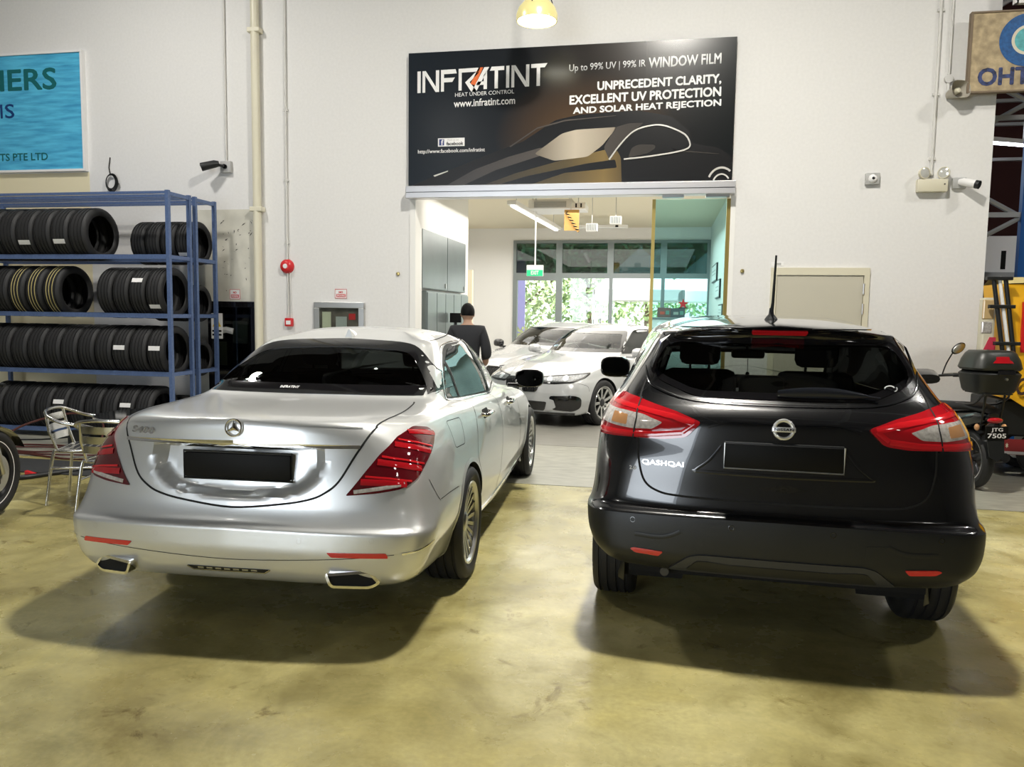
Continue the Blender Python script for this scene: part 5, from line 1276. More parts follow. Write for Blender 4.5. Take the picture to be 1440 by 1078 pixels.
MB().tube([(3.9, 9.43, 5.85), (3.9, 9.43, 9.0)], .01, 6).tube([(4.8, 9.43, 5.85), (4.8, 9.43, 9.0)], .01, 6).build('hanger', M['satin'], t4)
# ================================================================== INSIDE THE SHOP
# window wall at the far end
EY = 18.0
def win(name, x0, x1, z0, z1, gm, fw=.05, y=EY, label=None, kind='structure'):
    t = bpy.data.objects.new(name, None); COL.objects.link(t); t['kind'] = kind
    MB().box((x0, y-.04, z0), (x0+fw, y+.08, z1)).box((x1-fw, y-.04, z0), (x1, y+.08, z1)).box((x0+fw, y-.04, z0), (x1-fw, y+.08, z0+fw)).box((x0+fw, y-.04, z1-fw), (x1-fw, y+.08, z1)).build('window_frame', M['frame_grey'], t)
    MB().box((x0+fw, y+.015, z0+fw), (x1-fw, y+.025, z1-fw)).build('pane', gm, t); return t
M['glass_film'] = glass('filmed_glass', (.11, .165, .16), 1.0, .02)
M['glass_day'] = glass('day_glass', (.95, .97, .96))
win('window_1', -3.47, -2.39, 2.50, 3.32, M['glass_film'], .07); win('window_2', -2.39, -1.21, 2.50, 3.32, M['glass_film'], .07); win('window_3', -1.21, -.02, 2.50, 3.32, M['glass_film'], .07); win('window_4', -.02, 1.0, 2.50, 3.32, M['glass_film'], .07)
win('window_5', -2.36, -1.19, .35, 2.50, M['glass_day'], .045); win('window_6', -1.19, -.02, .35, 2.50, M['glass_day'], .04); win('window_7', -.02, 1.0, .35, 2.50, M['glass_day'], .04)
d = win('door_2', -3.47, -2.36, .02, 2.50, M['glass_day'], .10); MB().box((-2.55, 17.9, 1.0), (-2.51, 17.96, 1.5), bev=.01).build('door_handle', M['satin'], d, 40)
struct(MB().box((-2.36, 18.0, 0), (1.0, 18.15, .35)).build('trim_4', M['frame_grey']))
# wall cabinets
M['cab'] = mat('grey_cabinet', (.19, .22, .22), .3, .5, var=.1, scale=2)
for i, (y0, y1, z0, z1, lab) in enumerate(((9.87, 11.08, 1.93, 2.71, 'upper grey wall cabinet nearest the doorway'), (11.09, 12.15, 1.93, 2.71, 'upper grey wall cabinet deeper in the shop'))):
    t = thing('wall_cabinet', lab, 'cabinet', (-3.2, y0, z0), 0, 'grey cabinets on the left wall')
    MB().box((0, 0, 0), (.06, y1-y0, z1-z0)).build('body', M['cab'], t); MB().box((.06, .006, .006), (.078, (y1-y0)-.006, z1-z0-.006), bev=.003).build('door', M['cab'], t); MB().box((.078, (y1-y0)*.9, .03), (.09, (y1-y0)*.93, .10)).build('handle', M['satin'], t)
t = thing('tool_panel', 'tall grey panelled locker below the wall cabinets', 'locker', (-3.19, 9.95, 0))
MB().box((0, 0, 0), (.10, 2.2, 1.90)).build('body', M['cab'], t)
for k in range(5): MB().box((.10, .01+.44*k, .02), (.118, .43+.44*k, 1.88), bev=.004).build('door', M['cab'], t)
t = thing('monitor', 'small black monitor on the grey locker beside the person', 'monitor', (-2.97, 11.0, 1.44))
MB().box((-.085, -.02, .03), (.085, .01, .17), bev=.008).build('screen', M['black'], t); MB().box((-.02, -.01, -.30), (.02, .01, .04)).box((-.12, -.05, -.32), (.06, .05, -.30)).build('stand', M['black_plastic'], t)
t = thing('shelf', 'narrow wall shelf carrying the black monitor', 'shelf', (-3.08, 11.0, 1.08)); MB().box((-.004, -.25, .0), (.30, .25, .038)).build('board', M['shop_white'], t); MB().box((-.002, -.2, -.14), (.02, -.16, 0)).box((-.002, .16, -.14), (.02, .2, 0)).build('bracket', M['satin'], t)
# ceiling things
t = thing('ceiling_air_conditioner', 'white ceiling air conditioner with a dark grille inside the shop', 'air conditioner', (-1.84, 12.6, 3.28))
MB().box((-.36, 0, .03), (.36, .75, .18), bev=.015).build('case', M['shop_white'], t); MB().box((-.26, -.02, .05), (.26, .0, .145)).build('grille', M['grey_box'], t)
for k in range(4): MB().box((-.25, -.03, .055+.024*k), (.25, -.018, .062+.024*k)).build('louvre', M['satin'], t)
for sx in (-.3, .3): MB().tube([(sx, .1, .17), (sx, .1, .32)], .008, 6).build('hanger', M['satin'], t)
t = thing('light_trunking', 'white suspended light trunking running back into the shop', 'light', (-2.30, 11.7, 3.26))
T_ = Matrix.Rotation(R(-3.5), 4, 'Z'); MB().box((-.07, 0, 0), (.07, 3.6, .06), T_).build('tray', M['shop_white'], t)
MB().box((-.03, .05, -.03), (.03, 3.5, .0), T_).build('tube', mat('tube_light', (.9, .9, .88), .4, emit=(1, .97, .9), es=1.6), t)
for y in (.3, 3.2): MB().tube([T_ @ Vector((0, y, .05)), T_ @ Vector((0, y, .34))], .006, 6).build('hanger', M['satin'], t)
t = thing('batten_light', 'short white ceiling fitting with two dark slots beside the air conditioner', 'light', (-1.40, 12.5, 3.29))
MB().box((-.11, 0, 0), (.14, .5, .10), bev=.01).build('case', M['shop_white'], t)
for x in (-.01, .07): MB().box((x-.012, -.004, .02), (x+.012, 0, .085)).build('slot', M['black'], t)
MB().tube([(0, .25, .09), (0, .25, .31)], .008, 6).build('hanger', M['satin'], t)
t = thing('batten_light', 'long white ceiling fitting near the far windows', 'light', (-1.5, 16.0, 3.38))
MB().box((-.55, 0, 0), (.75, .14, .06), bev=.01).build('case', M['shop_white'], t); MB().box((.5, -.005, .01), (.56, 0, .05)).build('slot', M['black'], t)
for x in (-.4, .6): MB().tube([(x, .07, .05), (x, .07, .22)], .008, 6).build('hanger', M['satin'], t)
t = thing('hose_hanger', 'orange panel with a coiled black striped hose hanging from the shop ceiling', 'hose', (-1.46, 12.2, 2.90))
M['orange_p'] = mat('orange_panel', (.75, .42, .12), .5); MB().box((-.10, .03, .02), (.13, .05, .34)).build('panel', M['orange_p'], t)
MB().tube([(-.07+.20*k/40+.018*math.cos(k*1.0), .0+.018*math.sin(k*1.0), .30-.30*k/40) for k in range(41)], .012, 6).build('hose', M['seam'], t, 60); MB().tube([(-.06, 0, .28), (.13, 0, .0)], .022, 8).build('sleeve', M['orange_p'], t, 60)
MB().tube([(0, .04, .33), (0, .04, .66)], .006, 6).build('hanger', M['satin'], t)
t = thing('exit_sign', 'green and white EXIT sign hanging inside the shop', 'sign', (-2.12, 12.9, 2.24))
MB().box((-.14, -.02, 0), (.14, .02, .185), bev=.006).build('case', M['white'], t); MB().box((-.135, -.024, .005), (.135, -.02, .105)).build('green_face', mat('exit_green', (.01, .42, .17), .4, emit=(.02, .6, .25), es=.5), t)
text('lettering', 'EXIT', -.065, .065, .025, .09, -.025, M['white'], t, 0, .03, .002); MB().tube([(0, 0, .18), (0, 0, 1.37)], .012, 8).build('rod', M['shop_white'], t)
for x, y, z, lab in ((-1.155, 12.5, 2.94, 'small grey louvred vent box hanging left in the shop'), (-.78, 12.5, 3.05, 'small grey louvred vent box hanging nearer the gold door post')):
    t = thing('vent_box', lab, 'vent', (x, y, z), 0, 'hanging vent boxes'); MB().box((-.09, 0, 0), (.09, .12, .12)).build('case', M['shop_white'], t)
    for k in range(6): MB().box((-.075+.026*k, -.008, .01), (-.062+.026*k, 0, .11)).build('louvre', M['frame_grey'], t)
    MB().tube([(0, .06, .12), (0, .06, .66 if z < 3 else .55)], .006, 6).build('hanger', M['satin'], t)
for k, (y, z) in enumerate(((9.0+7.0, 2.47), (14.9, 2.12), (14.0, 1.70))):
    t = thing('certificate', ('highest', 'middle', 'lowest')[k]+' framed certificate on the right wall behind the blue glass', 'picture', (1.0, y, z), 0, 'framed certificates')
    w, h = (1.4, .17) if k == 0 else ((1.1, .17) if k == 1 else (.9, .13))
    MB().box((-.03, -w/2, -h), (0, w/2, h)).build('picture_frame', M['black_plastic'], t); MB().box((-.034, -w/2+.06, -h+.025), (-.03, w/2-.06, h-.025)).build('paper', M['white'], t)
    MB().box((-.037, -w/2+.2, -h*.2), (-.034, w/2-.2, -h*.1)).box((-.037, -w/2+.2, h*.2), (-.034, w/2-.2, h*.3)).build('print', M['grey_box'], t)
t = thing('display_counter', 'tall white display counter behind the blue glass door', 'counter', (.30, 17.2, 0))
MB().box((-.55, -.22, .08), (.58, .22, 1.55), bev=.01).build('body', M['shop_white'], t); MB().box((-.58, -.26, 1.55), (.60, .26, 1.585), bev=.006).build('top', M['frame_grey'], t); MB().box((-.5, -.18, 0), (.53, .2, .08)).build('plinth', M['black_plastic'], t)
for x, w, h, c, c2, lab in ((.02, .14, .21, (.16, .09, .08), (.45, .08, .05), 'brown and red carton on the display counter left of the star'), (.31, .15, .20, (.07, .08, .09), (.30, .34, .30), 'dark carton with a pale stripe under the red star')):
    t = thing('carton', lab, 'box', (x, 17.15, 1.585)); MB().box((-w, -.1, 0), (w, .1, h), bev=.004).build('box', mat('carton', c, .5), t); MB().box((-w*.6, -.103, h*.3), (w*.1, -.1, h*.6)).build('label_patch', mat('carton_patch', c2, .5), t); MB().box((w*.3, -.103, h*.3), (w*.8, -.1, h*.7)).build('label_patch', mat('carton_patch', (.10, .25, .20), .5), t)
st = MB(); p5 = []
for k in range(10):
    a = PI/2+PI*k/5; r_ = .115 if k % 2 == 0 else .05; p5.append((r_*math.cos(a), r_*math.sin(a)))
st.prism(p5, 'Y', -.015, .015); t = thing('star_ornament', 'small red star ornament on top of the dark carton', 'ornament', (.42, 17.15, 1.878)); st.build('star', M['red'], t); MB().box((-.09, -.03, -.095), (.09, .03, -.075)).build('foot', M['black'], t)
# ================================================================== OUTSIDE THE WINDOWS
M['leaf'] = [mat('leaves_pale', (.50, .62, .34), .6, var=.3, scale=3), mat('leaves_mid', (.38, .52, .26), .6, var=.3, scale=3)]
M['bark'] = mat('bark', (.18, .13, .09), .8, var=.3, scale=8)
def tree(x, y, h, rad, lab, k, seed):
    rnd = random.Random(seed); t = thing('tree', lab, 'tree', (x, y, -.05), 0, 'trees outside the shop windows')
    m_ = MB().tube([(0, 0, 0), (.05, 0, h*.3), (-.05, .1, h*.6), (0, 0, h*.85)], [.16, .13, .09, .03], 8)
    for q in range(5): a = q*1.3; m_.tube([(0, 0, h*(.35+.07*q)), (rad*.6*math.cos(a), rad*.6*math.sin(a), h*(.55+.07*q))], [.06, .02], 6)
    m_.build('trunk', M['bark'], t, 50); c = MB()
    for i in range(2600):
        while True:
            p = Vector((rnd.uniform(-1, 1), rnd.uniform(-1, 1), rnd.uniform(-1, 1)))
            if .25 < p.length < 1: break
        p = Vector((p.x*rad, p.y*rad, h*.62+p.z*h*.42)); u = Vector((rnd.uniform(-1, 1), rnd.uniform(-1, 1), rnd.uniform(-1, 1))).normalized()*rnd.uniform(.09, .17); v = u.orthogonal().normalized()*u.length*.5
        c.add([p-u, p+v, p+u, p-v], [(0, 1, 2, 3)])
    c.build('crown', M['leaf'][k], t, recalc=False)
tree(-4.6, 25, 5.2, 2.0, 'pale green tree outside the shop door, farthest left', 0, 1); tree(-2.5, 26.5, 5.6, 2.2, 'mid green bushy tree outside, seen in the window right of the door', 1, 2)
tree(-.6, 30, 6.2, 2.6, 'pale green tree outside, farther away behind the white tent', 0, 3); tree(1.9, 27.5, 5.4, 2.0, 'green tree outside behind the blue glass, right of the tent', 1, 4)
def tent(x, y, w, lab):
    t = thing('tent', lab, 'tent', (x, y, -.05), 0, 'white tents outside'); M.setdefault('canvas', mat('white_canvas', (.85, .85, .84), .6))
    MB().add([(-w, -w, 2.4), (w, -w, 2.4), (w, w, 2.4), (-w, w, 2.4), (0, 0, 3.7)], [(0, 1, 4), (1, 2, 4), (2, 3, 4), (3, 0, 4)]).build('roof', M['canvas'], t)
    for a, b in (((-w, -w), (w, -w)), ((w, -w), (w, w)), ((w, w), (-w, w)), ((-w, w), (-w, -w))): MB().add([(*a, 2.4), (*b, 2.4), (*b, 2.1), (*a, 2.1)], [(0, 1, 2, 3)]).build('valance', M['canvas'], t)
    for sx in (-1, 1):
        for sy in (-1, 1): MB().tube([(sx*w, sy*w, 0), (sx*w, sy*w, 2.4)], .04, 8).build('leg', M['satin'], t)
tent(-.7, 23.5, 1.25, 'white peaked tent outside the right-hand shop windows'); tent(1.35, 24.5, 1.4, 'white peaked tent outside behind the blue glass')
t = thing('banner', 'tall purple banner on a pole outside the shop door', 'banner', (-4.3, 22.5, 0)); MB().box((-.32, 0, .9), (.32, .02, 3.2)).build('cloth', mat('purple_cloth', (.22, .20, .42), .7), t); MB().tube([(-.34, .01, -.05), (-.34, .01, 3.3)], .025, 8).build('pole', M['satin'], t)
h = MB(); rnd = random.Random(5)
for i in range(5000):
    p = Vector((rnd.uniform(-9, 6), rnd.uniform(20.8, 21.4), rnd.uniform(0, 1.25))); u = Vector((rnd.uniform(-1, 1), rnd.uniform(-1, 1), rnd.uniform(-1, 1))).normalized()*.07; v = u.orthogonal().normalized()*.04; h.add([p-u, p+v, p+u, p-v], [(0, 1, 2, 3)])
tag(h.build('hedge', mat('hedge_leaves', (.50, .50, .18), .6, var=.3, scale=3), recalc=False), 'low yellow-green hedge outside along the shop windows', 'hedge', None, 'stuff')
# ================================================================== SIDE BAY AT THE RIGHT
struct(MB().box((1.15, 18.8, 0), (13, 19, 9)).build('wall_side_bay', M['dark_red']))
M['rack_beam'] = mat('grey_rack_brace', (.42, .43, .44), .45, .4); M['rack_deep_blue'] = mat('pallet_rack_blue', (.012, .10, .34), .4)
t = thing('pallet_rack', 'tall blue pallet rack with grey zigzag braces in the dark bay', 'rack', (0, 0, 0))
for x in (3.30, 4.45):
    m_ = MB().box((x-.05, 10.96, 0), (x+.05, 11.05, 7.5))
    m_.build('upright', M['rack_deep_blue'], t)
zz = [(4.42, .30), (3.33, .85), (4.42, 1.35)]; z = 2.2
for k in range(6):
    z0 = .78+1.42*k; MB().tube([(3.33, 11.02, z0+.10), (4.42, 11.02, z0+.72)], .032, 6).build('brace', M['rack_beam'], t); MB().tube([(4.42, 11.02, z0+.72), (3.33, 11.02, z0+1.34)], .032, 6).build('brace', M['rack_beam'], t)
for z in (4.15, 2.95): MB().box((3.35, 10.98, z-.03), (4.40, 11.03, z+.03)).build('tie', M['rack_beam'], t)
t = thing('white_carton', 'white carton with a black label on the rack in the dark bay', 'box', (4.42, 11.75, 2.26)); MB().box((-.36, 0, 0), (.30, .5, .50), bev=.01).build('box', M['white'], t); MB().box((.08, -.004, .05), (.14, 0, .30)).build('label_patch', M['black'], t)
t = thing('pallet_shelf', 'grey shelf deck under the white carton in the dark bay', 'shelf', (4.2, 11.95, 0)); MB().box((-.85, -.4, 2.2), (1.6, .5, 2.26)).build('deck', M['rack_beam'], t)
for x in (-.8, 1.5): MB().box((x, -.35, 0), (x+.06, -.29, 2.2)).box((x, .4, 0), (x+.06, .46, 2.2)).build('leg', M['rack_deep_blue'], t)
t = thing('tube_light', 'lit fluorescent tube hanging at a slant in the dark bay', 'lamp', (5.2, 14, 4.45)); T_ = Matrix.Rotation(R(25), 4, 'Z')
MB().box((-.75, -.04, .02), (.75, .04, .09), T_).build('batten', M['white'], t); MB().tube([T_ @ Vector((-.7, 0, 0)), T_ @ Vector((.7, 0, 0))], .022, 10).build('tube', mat('lit_tube', (1, 1, 1), .3, emit=(.85, .85, 1), es=14), t); MB().tube([T_ @ Vector((.5, 0, .08)), T_ @ Vector((.5, 0, 4.5))], .008, 6).tube([T_ @ Vector((-.5, 0, .08)), T_ @ Vector((-.5, 0, 4.5))], .008, 6).build('hanger', M['satin'], t)
for k, z in enumerate((5.4, 5.0, 4.7, 4.4)): struct(MB().box((3.6, 15.2, z), (9, 15.28, z+.05)).build('beam', M['rack_beam']))
# ================================================================== PERSON (seen from behind, standing at the doorway)
M['skin'] = mat('skin', (.42, .25, .17), .55); M['hair'] = mat('black_hair', (.003, .003, .0035), .6, spec=.15)
M['shirt'] = mat('black_shirt', (.014, .015, .019), .8, bump=.1, scale=60); M['trousers'] = mat('dark_trousers', (.02, .022, .03), .8); M['shoe'] = mat('black_shoe', (.012, .012, .012), .4)
def skin_mesh(name, joints, edges, m, parent, levels=2, root=0):
    """joints: (x, y, z, rx, ry) grown with a Skin modifier and a subdivision"""
    me = bpy.data.meshes.new(name); me.from_pydata([j[:3] for j in joints], edges, []); o = bpy.data.objects.new(name, me); COL.objects.link(o)
    sk = o.modifiers.new('skin', 'SKIN'); sk.use_smooth_shade = True
    for i, v in enumerate(me.skin_vertices[0].data): v.radius = joints[i][3:5]; v.use_root = (i == root)
    sb = o.modifiers.new('sub', 'SUBSURF'); sb.levels = levels; sb.render_levels = levels
    dg = bpy.context.evaluated_depsgraph_get(); r = bpy.data.meshes.new_from_object(o.evaluated_get(dg)); bpy.data.objects.remove(o)
    r.name = name; r.materials.clear(); r.materials.append(m); return link(name, r, parent, True)
def build_person(loc, rz):
    t = thing('person', 'person with short black hair in a black shirt seen from behind near the grey cabinets', 'person', loc, rz)
    # faces +Y; x to the person's right
    J = []; E = []
    def add(p, r, par=None):
        J.append((*p, *(r if isinstance(r, tuple) else (r, r)))); i = len(J)-1
        if par is not None: E.append((par, i))
        return i
    pel = add((0, 0, .95), (.155, .115)); wa = add((0, .0, 1.08), (.145, .105), pel); ch = add((0, -.005, 1.25), (.165, .115), wa); uc = add((0, -.005, 1.37), (.15, .10), ch)
    nk = add((0, .0, 1.455), .058, uc); nk2 = add((0, .015, 1.52), .054, nk); hd = add((0, .03, 1.585), (.072, .085), nk2); hd2 = add((0, .03, 1.655), (.074, .09), hd); add((0, .02, 1.70), (.05, .06), hd2)
    hands = []
    for s in (-1, 1):
        sh = add((s*.17, -.005, 1.385), .066, uc); el = add((s*.245, -.03, 1.11), .045, sh); fo = add((s*.235, .08, .97), .042, el); wr = add((s*.20, .19, .93), .027, fo)
        pm = add((s*.19, .245, .925), (.030, .018), wr); hands.append((s, pm))
        for k, (dx, L) in enumerate(((-.028, .075), (-.010, .088), (.010, .082), (.027, .066))):
            a = add((s*.19+dx, .285, .922), .0095, pm); b = add((s*.19+dx*1.1, .285+L*.55, .912), .0085, a); add((s*.19+dx*1.1, .285+L*.85, .888), .0075, b)
        a = add((s*.19-s*.040, .235, .925), .011, pm); add((s*.19-s*.056, .268, .918), .009, a)
        hp = add((s*.095, 0, .88), .098, pel); kn = add((s*.105, .015, .49), .06, hp); cf = add((s*.108, -.015, .32), .055, kn); an = add((s*.11, -.02, .09), .036, cf); add((s*.12, .08, .045), (.036, .03), an)
    skin_mesh('body', J, E, M['skin'], t)
    # head details: face, ears, hair
    hdm = MB().sphere((0, .035, 1.60), (.078, .098, .115), 24, 18); 
    hdm.sphere((0, .132, 1.585), (.014, .022, .022), 10, 8)
    for s in (-1, 1): hdm.sphere((s*.078, .02, 1.59), (.012, .024, .034), 10, 8)
    hdm.build('head', M['skin'], t, True)
    for s in (-1, 1): MB().sphere((s*.030, .122, 1.612), (.013, .010, .008), 10, 8).build('eye', M['white'], t, True); MB().sphere((s*.030, .130, 1.612), (.006, .004, .006), 8, 6).build('iris', M['black'], t, True)
    MB().sphere((0, .127, 1.54), (.024, .008, .007), 12, 8).build('mouth', mat('lips', (.35, .14, .11), .5), t, True)
    hr = MB(); n = 28; vs = []; rows = 12
    rnd = random.Random(4)
    for i in range(rows+1):
        for k in range(n):
            a = 2*PI*k/n; front = max(0, math.sin(a)); th = (PI*(.60-.30*front))*i/rows
            x, y, z = math.sin(th)*math.cos(a), math.sin(th)*math.sin(a), math.cos(th); q = 1+.012*rnd.uniform(-1, 1)
            vs.append((x*.090*q, .030+y*.110*q, 1.612+z*.124*q))
    hr.add(vs, [(i*n+k, i*n+(k+1) % n, (i+1)*n+(k+1) % n, (i+1)*n+k) for i in range(rows) for k in range(n)])
    hr.build('hair', M['hair'], t, True)
    # clothes
    J = []; E = []
    pel = add((0, 0, .93), (.175, .135)); wa = add((0, 0, 1.08), (.165, .125), pel); ch = add((0, -.005, 1.25), (.185, .132), wa); uc = add((0, -.005, 1.375), (.165, .115), ch); add((0, .0, 1.452), (.075, .072), uc)
    for s in (-1, 1):
        sh = add((s*.175, -.005, 1.385), .083, uc); mid = add((s*.22, -.02, 1.25), .074, sh); el2 = add((s*.247, -.03, 1.11), .074, mid); fo2 = add((s*.236, .08, .972), .066, el2); add((s*.205, .175, .935), .052, fo2); E.append((fo2, len(J)-1)); pass
    skin_mesh('shirt', J, E, M['shirt'], t)
    J = []; E = []
    pel = add((0, 0, .96), (.165, .125))
    for s in (-1, 1):
        hp = add((s*.098, 0, .86), .112, pel); kn = add((s*.108, .012, .49), .078, hp); cf = add((s*.11, -.012, .30), .074, kn); add((s*.112, -.015, .10), .066, cf)
    skin_mesh('trousers', J, E, M['trousers'], t)
    for s in (-1, 1): MB().sphere((s*.118, .045, .035), (.048, .14, .05), 16, 10).box((s*.118-.045, -.09, 0), (s*.118+.045, .17, .02), bev=.008).build('shoe', M['shoe'], t, True)
    return t
build_person((-2.44, 9.62, .004), R(14))
# ================================================================== CHAIRS, TABLE, MOTORCYCLE, HOSES AT THE LEFT
M['chair_alu'] = mat('polished_aluminium', (.72, .72, .70), .22, 1)
def cafe_chair(label, loc, rz):
    t = thing('cafe_chair', label, 'chair', loc, rz, 'aluminium chairs at the round table')
    # faces +Y; arms and legs of round tube
    for s in (-1, 1):
        MB().tube(smooth_line([(s*.20, -.20, .44), (s*.22, -.22, .40), (s*.255, -.27, .0)], 4), .0125, 8).build('leg', M['chair_alu'], t, 60)
        MB().tube(smooth_line([(s*.20, .19, .44), (s*.23, .22, .40), (s*.255, .25, .0)], 4), .0125, 8).build('leg', M['chair_alu'], t, 60)
        MB().tube([(s*.235, -.235, .30), (s*.238, .225, .30)], .009, 6).build('stretcher', M['chair_alu'], t, 60)
    MB().tube(smooth_line([(-.21, .19, .435), (-.235, .0, .44), (-.21, -.19, .435), (0, -.205, .435), (.21, -.19, .435), (.235, 0, .44), (.21, .19, .435), (0, .215, .43), (-.21, .19, .435)], 4), .011, 8).build('seat_frame', M['chair_alu'], t, 60)
    for k in range(6): MB().box((-.205, -.185+.063*k, .437), (.205, -.135+.063*k, .445), bev=.002).build('seat_slat', M['chair_alu'], t)
    arm = [(-.245, .17, .60), (-.27, .05, .645), (-.275, -.12, .675), (-.25, -.23, .72), (-.16, -.285, .755), (0, -.30, .765), (.16, -.285, .755), (.25, -.23, .72), (.275, -.12, .675), (.27, .05, .645), (.245, .17, .60)]
    MB().tube(smooth_line([(-.20, .20, .44), (-.235, .205, .54)]+arm+[(.235, .205, .54), (.20, .20, .44)], 5), .0135, 8).build('arm_rail', M['chair_alu'], t, 60)
    for s in (-1, 1): MB().tube([(s*.19, -.195, .44), (s*.20, -.25, .60), (s*.185, -.275, .75)], .011, 8).build('back_post', M['chair_alu'], t, 60)
    for z, hh in ((.535, .058), (.612, .058), (.690, .058)):
        y = -.222-(z-.5)*.21; m_ = MB(); V = []
        for i in range(9):
            u = -1+2*i/8
            for dz, dy in ((-hh/2, .004), (hh/2, -.006)):
                for th in (0, .006): V.append((u*.193, y-.035*(1-u*u)+dy-th, z+dz))
        F = []
        for i in range(8):
            a = i*4; F += [(a, a+4, a+6, a+2), (a+1, a+3, a+7, a+5), (a, a+1, a+5, a+4), (a+2, a+6, a+7, a+3)]
        m_.add(V, F+[(0, 2, 3, 1), (32, 33, 35, 34)]).build('back_slat', M['chair_alu'], t, 60)
    return t
cafe_chair('aluminium slat-back chair standing clear at the left of the round table', (-4.72, 5.70, 0), R(-68))
cafe_chair('aluminium slat-back chair half hidden by the silver car, its back to the viewer', (-4.12, 5.34, 0), R(8))
t = thing('round_table', 'round table with a dark glass top and a steel rim behind the chairs', 'table', (-4.22, 5.80, 0))
MB().lathe([(0, .712), (.42, .712), (.42, .722), (0, .722)], 48, 'Z').build('table_top', M['table_glass'] if 'table_glass' in M else M.setdefault('table_glass', mat('dark_table_glass', (.012, .013, .014), .06, spec=.7)), t, 30)
torus(MB(), (0, 0, .710), .425, .011, 48, 'Z').build('rim', M['chair_alu'], t, 60)
for k in range(4):
    a = PI/2*k+.4; MB().tube(smooth_line([(.04*math.cos(a), .04*math.sin(a), .70), (.05*math.cos(a), .05*math.sin(a), .2), (.30*math.cos(a), .30*math.sin(a), .0)], 4), .014, 8).build('leg', M['chair_alu'], t, 60)
t = thing('ashtray', 'small pale ashtray on the dark round table', 'ashtray', (-4.08, 5.72, .722)); MB().lathe([(0, .004), (.04, .006), (.052, .022), (.056, .022), (.05, 0), (0, 0)], 20, 'Z').build('bowl', M['ivory'], t, 40); MB().lathe([(.036, .0065), (.0, .0065)], 16, 'Z').build('ash', M['grey_box'], t)
# ---- motorcycle cut by the left edge of the picture
t = thing('motorcycle', 'black motorcycle at the left edge showing its front wheel and brake disc', 'motorcycle', (-4.99, 4.93, 0), R(11))
# heading +Y of the thing; front wheel at the origin, the bike runs back to -Y
def moto_wheel(parent, loc, rad, width, spokes, m_sp, stripe, name='wheel'):
    w = bpy.data.objects.new(name, None); COL.objects.link(w); w.parent = parent; w.location = loc
    hw = width/2; prof = [(rad*.72, -hw*.7), (rad*.80, -hw), (rad*.90, -hw*.98), (rad*.965, -hw*.66), (rad*.965+.004, -hw*.60), (rad, -hw*.2), (rad, hw*.2), (rad*.965+.004, hw*.60), (rad*.965, hw*.66), (rad*.90, hw*.98), (rad*.80, hw), (rad*.72, hw*.7)]
    MB().lathe(prof, 56, 'X').build('tyre', M['rubber'], w, 40)
    MB().lathe([(rad*.73, -hw*.72), (rad*.66, -hw*.6), (rad*.64, 0), (rad*.66, hw*.6), (rad*.73, hw*.72)], 48, 'X').build('rim', M['dark_alloy'], w, 40)
    if stripe:
        for s in (-1, 1): MB().lathe([(rad*.725, s*hw*.76), (rad*.755, s*hw*.80)], 56, 'X').build('rim_stripe', M['white'], w)
    m_ = MB()
    for k in range(spokes):
        a = 2*PI*k/spokes+.3; c, s_ = math.cos(a), math.sin(a); T = Matrix(((1, 0, 0), (0, c, -s_), (0, s_, c))).to_4x4(); m_.box((-.016, .03, -.030), (.016, rad*.66, .030), T, .008)
    m_.build('spokes', m_sp, w, 40)
    MB().lathe([(0, -.075), (.035, -.075), (.045, -.03), (.045, .03), (.035, .075), (0, .075)], 20, 'X').build('hub', M['dark_alloy'], w, 40)
    return w
w = moto_wheel(t, (0, 0, .342), .342, .12, 3, M['dark_alloy'], True)
for s in (-1, 1):
    d = MB().lathe([(.075, s*.066), (.150, s*.066), (.150, s*.071), (.075, s*.071)], 36, 'X', closed=True).build('brake_disc', M['satin'], w, 40)
    for k in range(5): a = 2*PI*k/5; MB().lathe([(0, s*.080), (.009, s*.080), (.009, s*.066)], 8, 'X', (0, .062*math.cos(a), .062*math.sin(a))).build('disc_bolt', M['gold'], w)
    MB().tube([(s*.105, .02, .342), (s*.105, -.06, .58), (s*.105, -.22, .98)], [.028, .030, .026], 12).build('fork', M['gold'] if s < 0 else M['satin'], t, 60)
    MB().box((s*.105-.03, -.14, .27), (s*.105+.03, -.04, .42), bev=.012).build('brake_caliper', M['dark_alloy'], t, 40)
V = MB(); n = 16
for i in range(n+1):
    a = R(25+125*i/n)
    for u in (-.08, -.045, 0, .045, .08): V.v.append((u, .372*math.cos(a), .342+(.372-.8*u*u*4)*math.sin(a)))
V.f = [(i*5+k, i*5+k+1, (i+1)*5+k+1, (i+1)*5+k) for i in range(n) for k in range(4)]; V.mi = [0]*len(V.f); V.build('front_mudguard', M['black_paint'], t, 60)
MB().sphere((0, -.18, .92), (.13, .10, .13), 18, 12).build('headlamp', M['headlamp'], t, True); MB().tube([(-.38, -.33, 1.05), (-.2, -.28, 1.06), (.2, -.28, 1.06), (.38, -.33, 1.05)], .014, 8).build('handlebar', M['black_plastic'], t, 60)
MB().sphere((0, -.62, .86), (.15, .30, .14), 20, 12).build('fuel_tank', M['black_paint'], t, True); MB().box((-.14, -1.45, .72), (.14, -.85, .82), bev=.04).build('seat', M['seat'], t, 40); MB().box((-.17, -.85, .28), (.17, -.40, .70), bev=.06).build('engine', M['dark_alloy'], t, 40)
MB().tube([(0, -.22, .95), (0, -.55, .74), (0, -1.4, .70)], .035, 8).tube([(.1, -.9, .45), (.1, -1.38, .32)], .03, 8).build('frame', M['black_plastic'], t, 60)
moto_wheel(t, (0, -1.40, .33), .33, .17, 3, M['dark_alloy'], False)
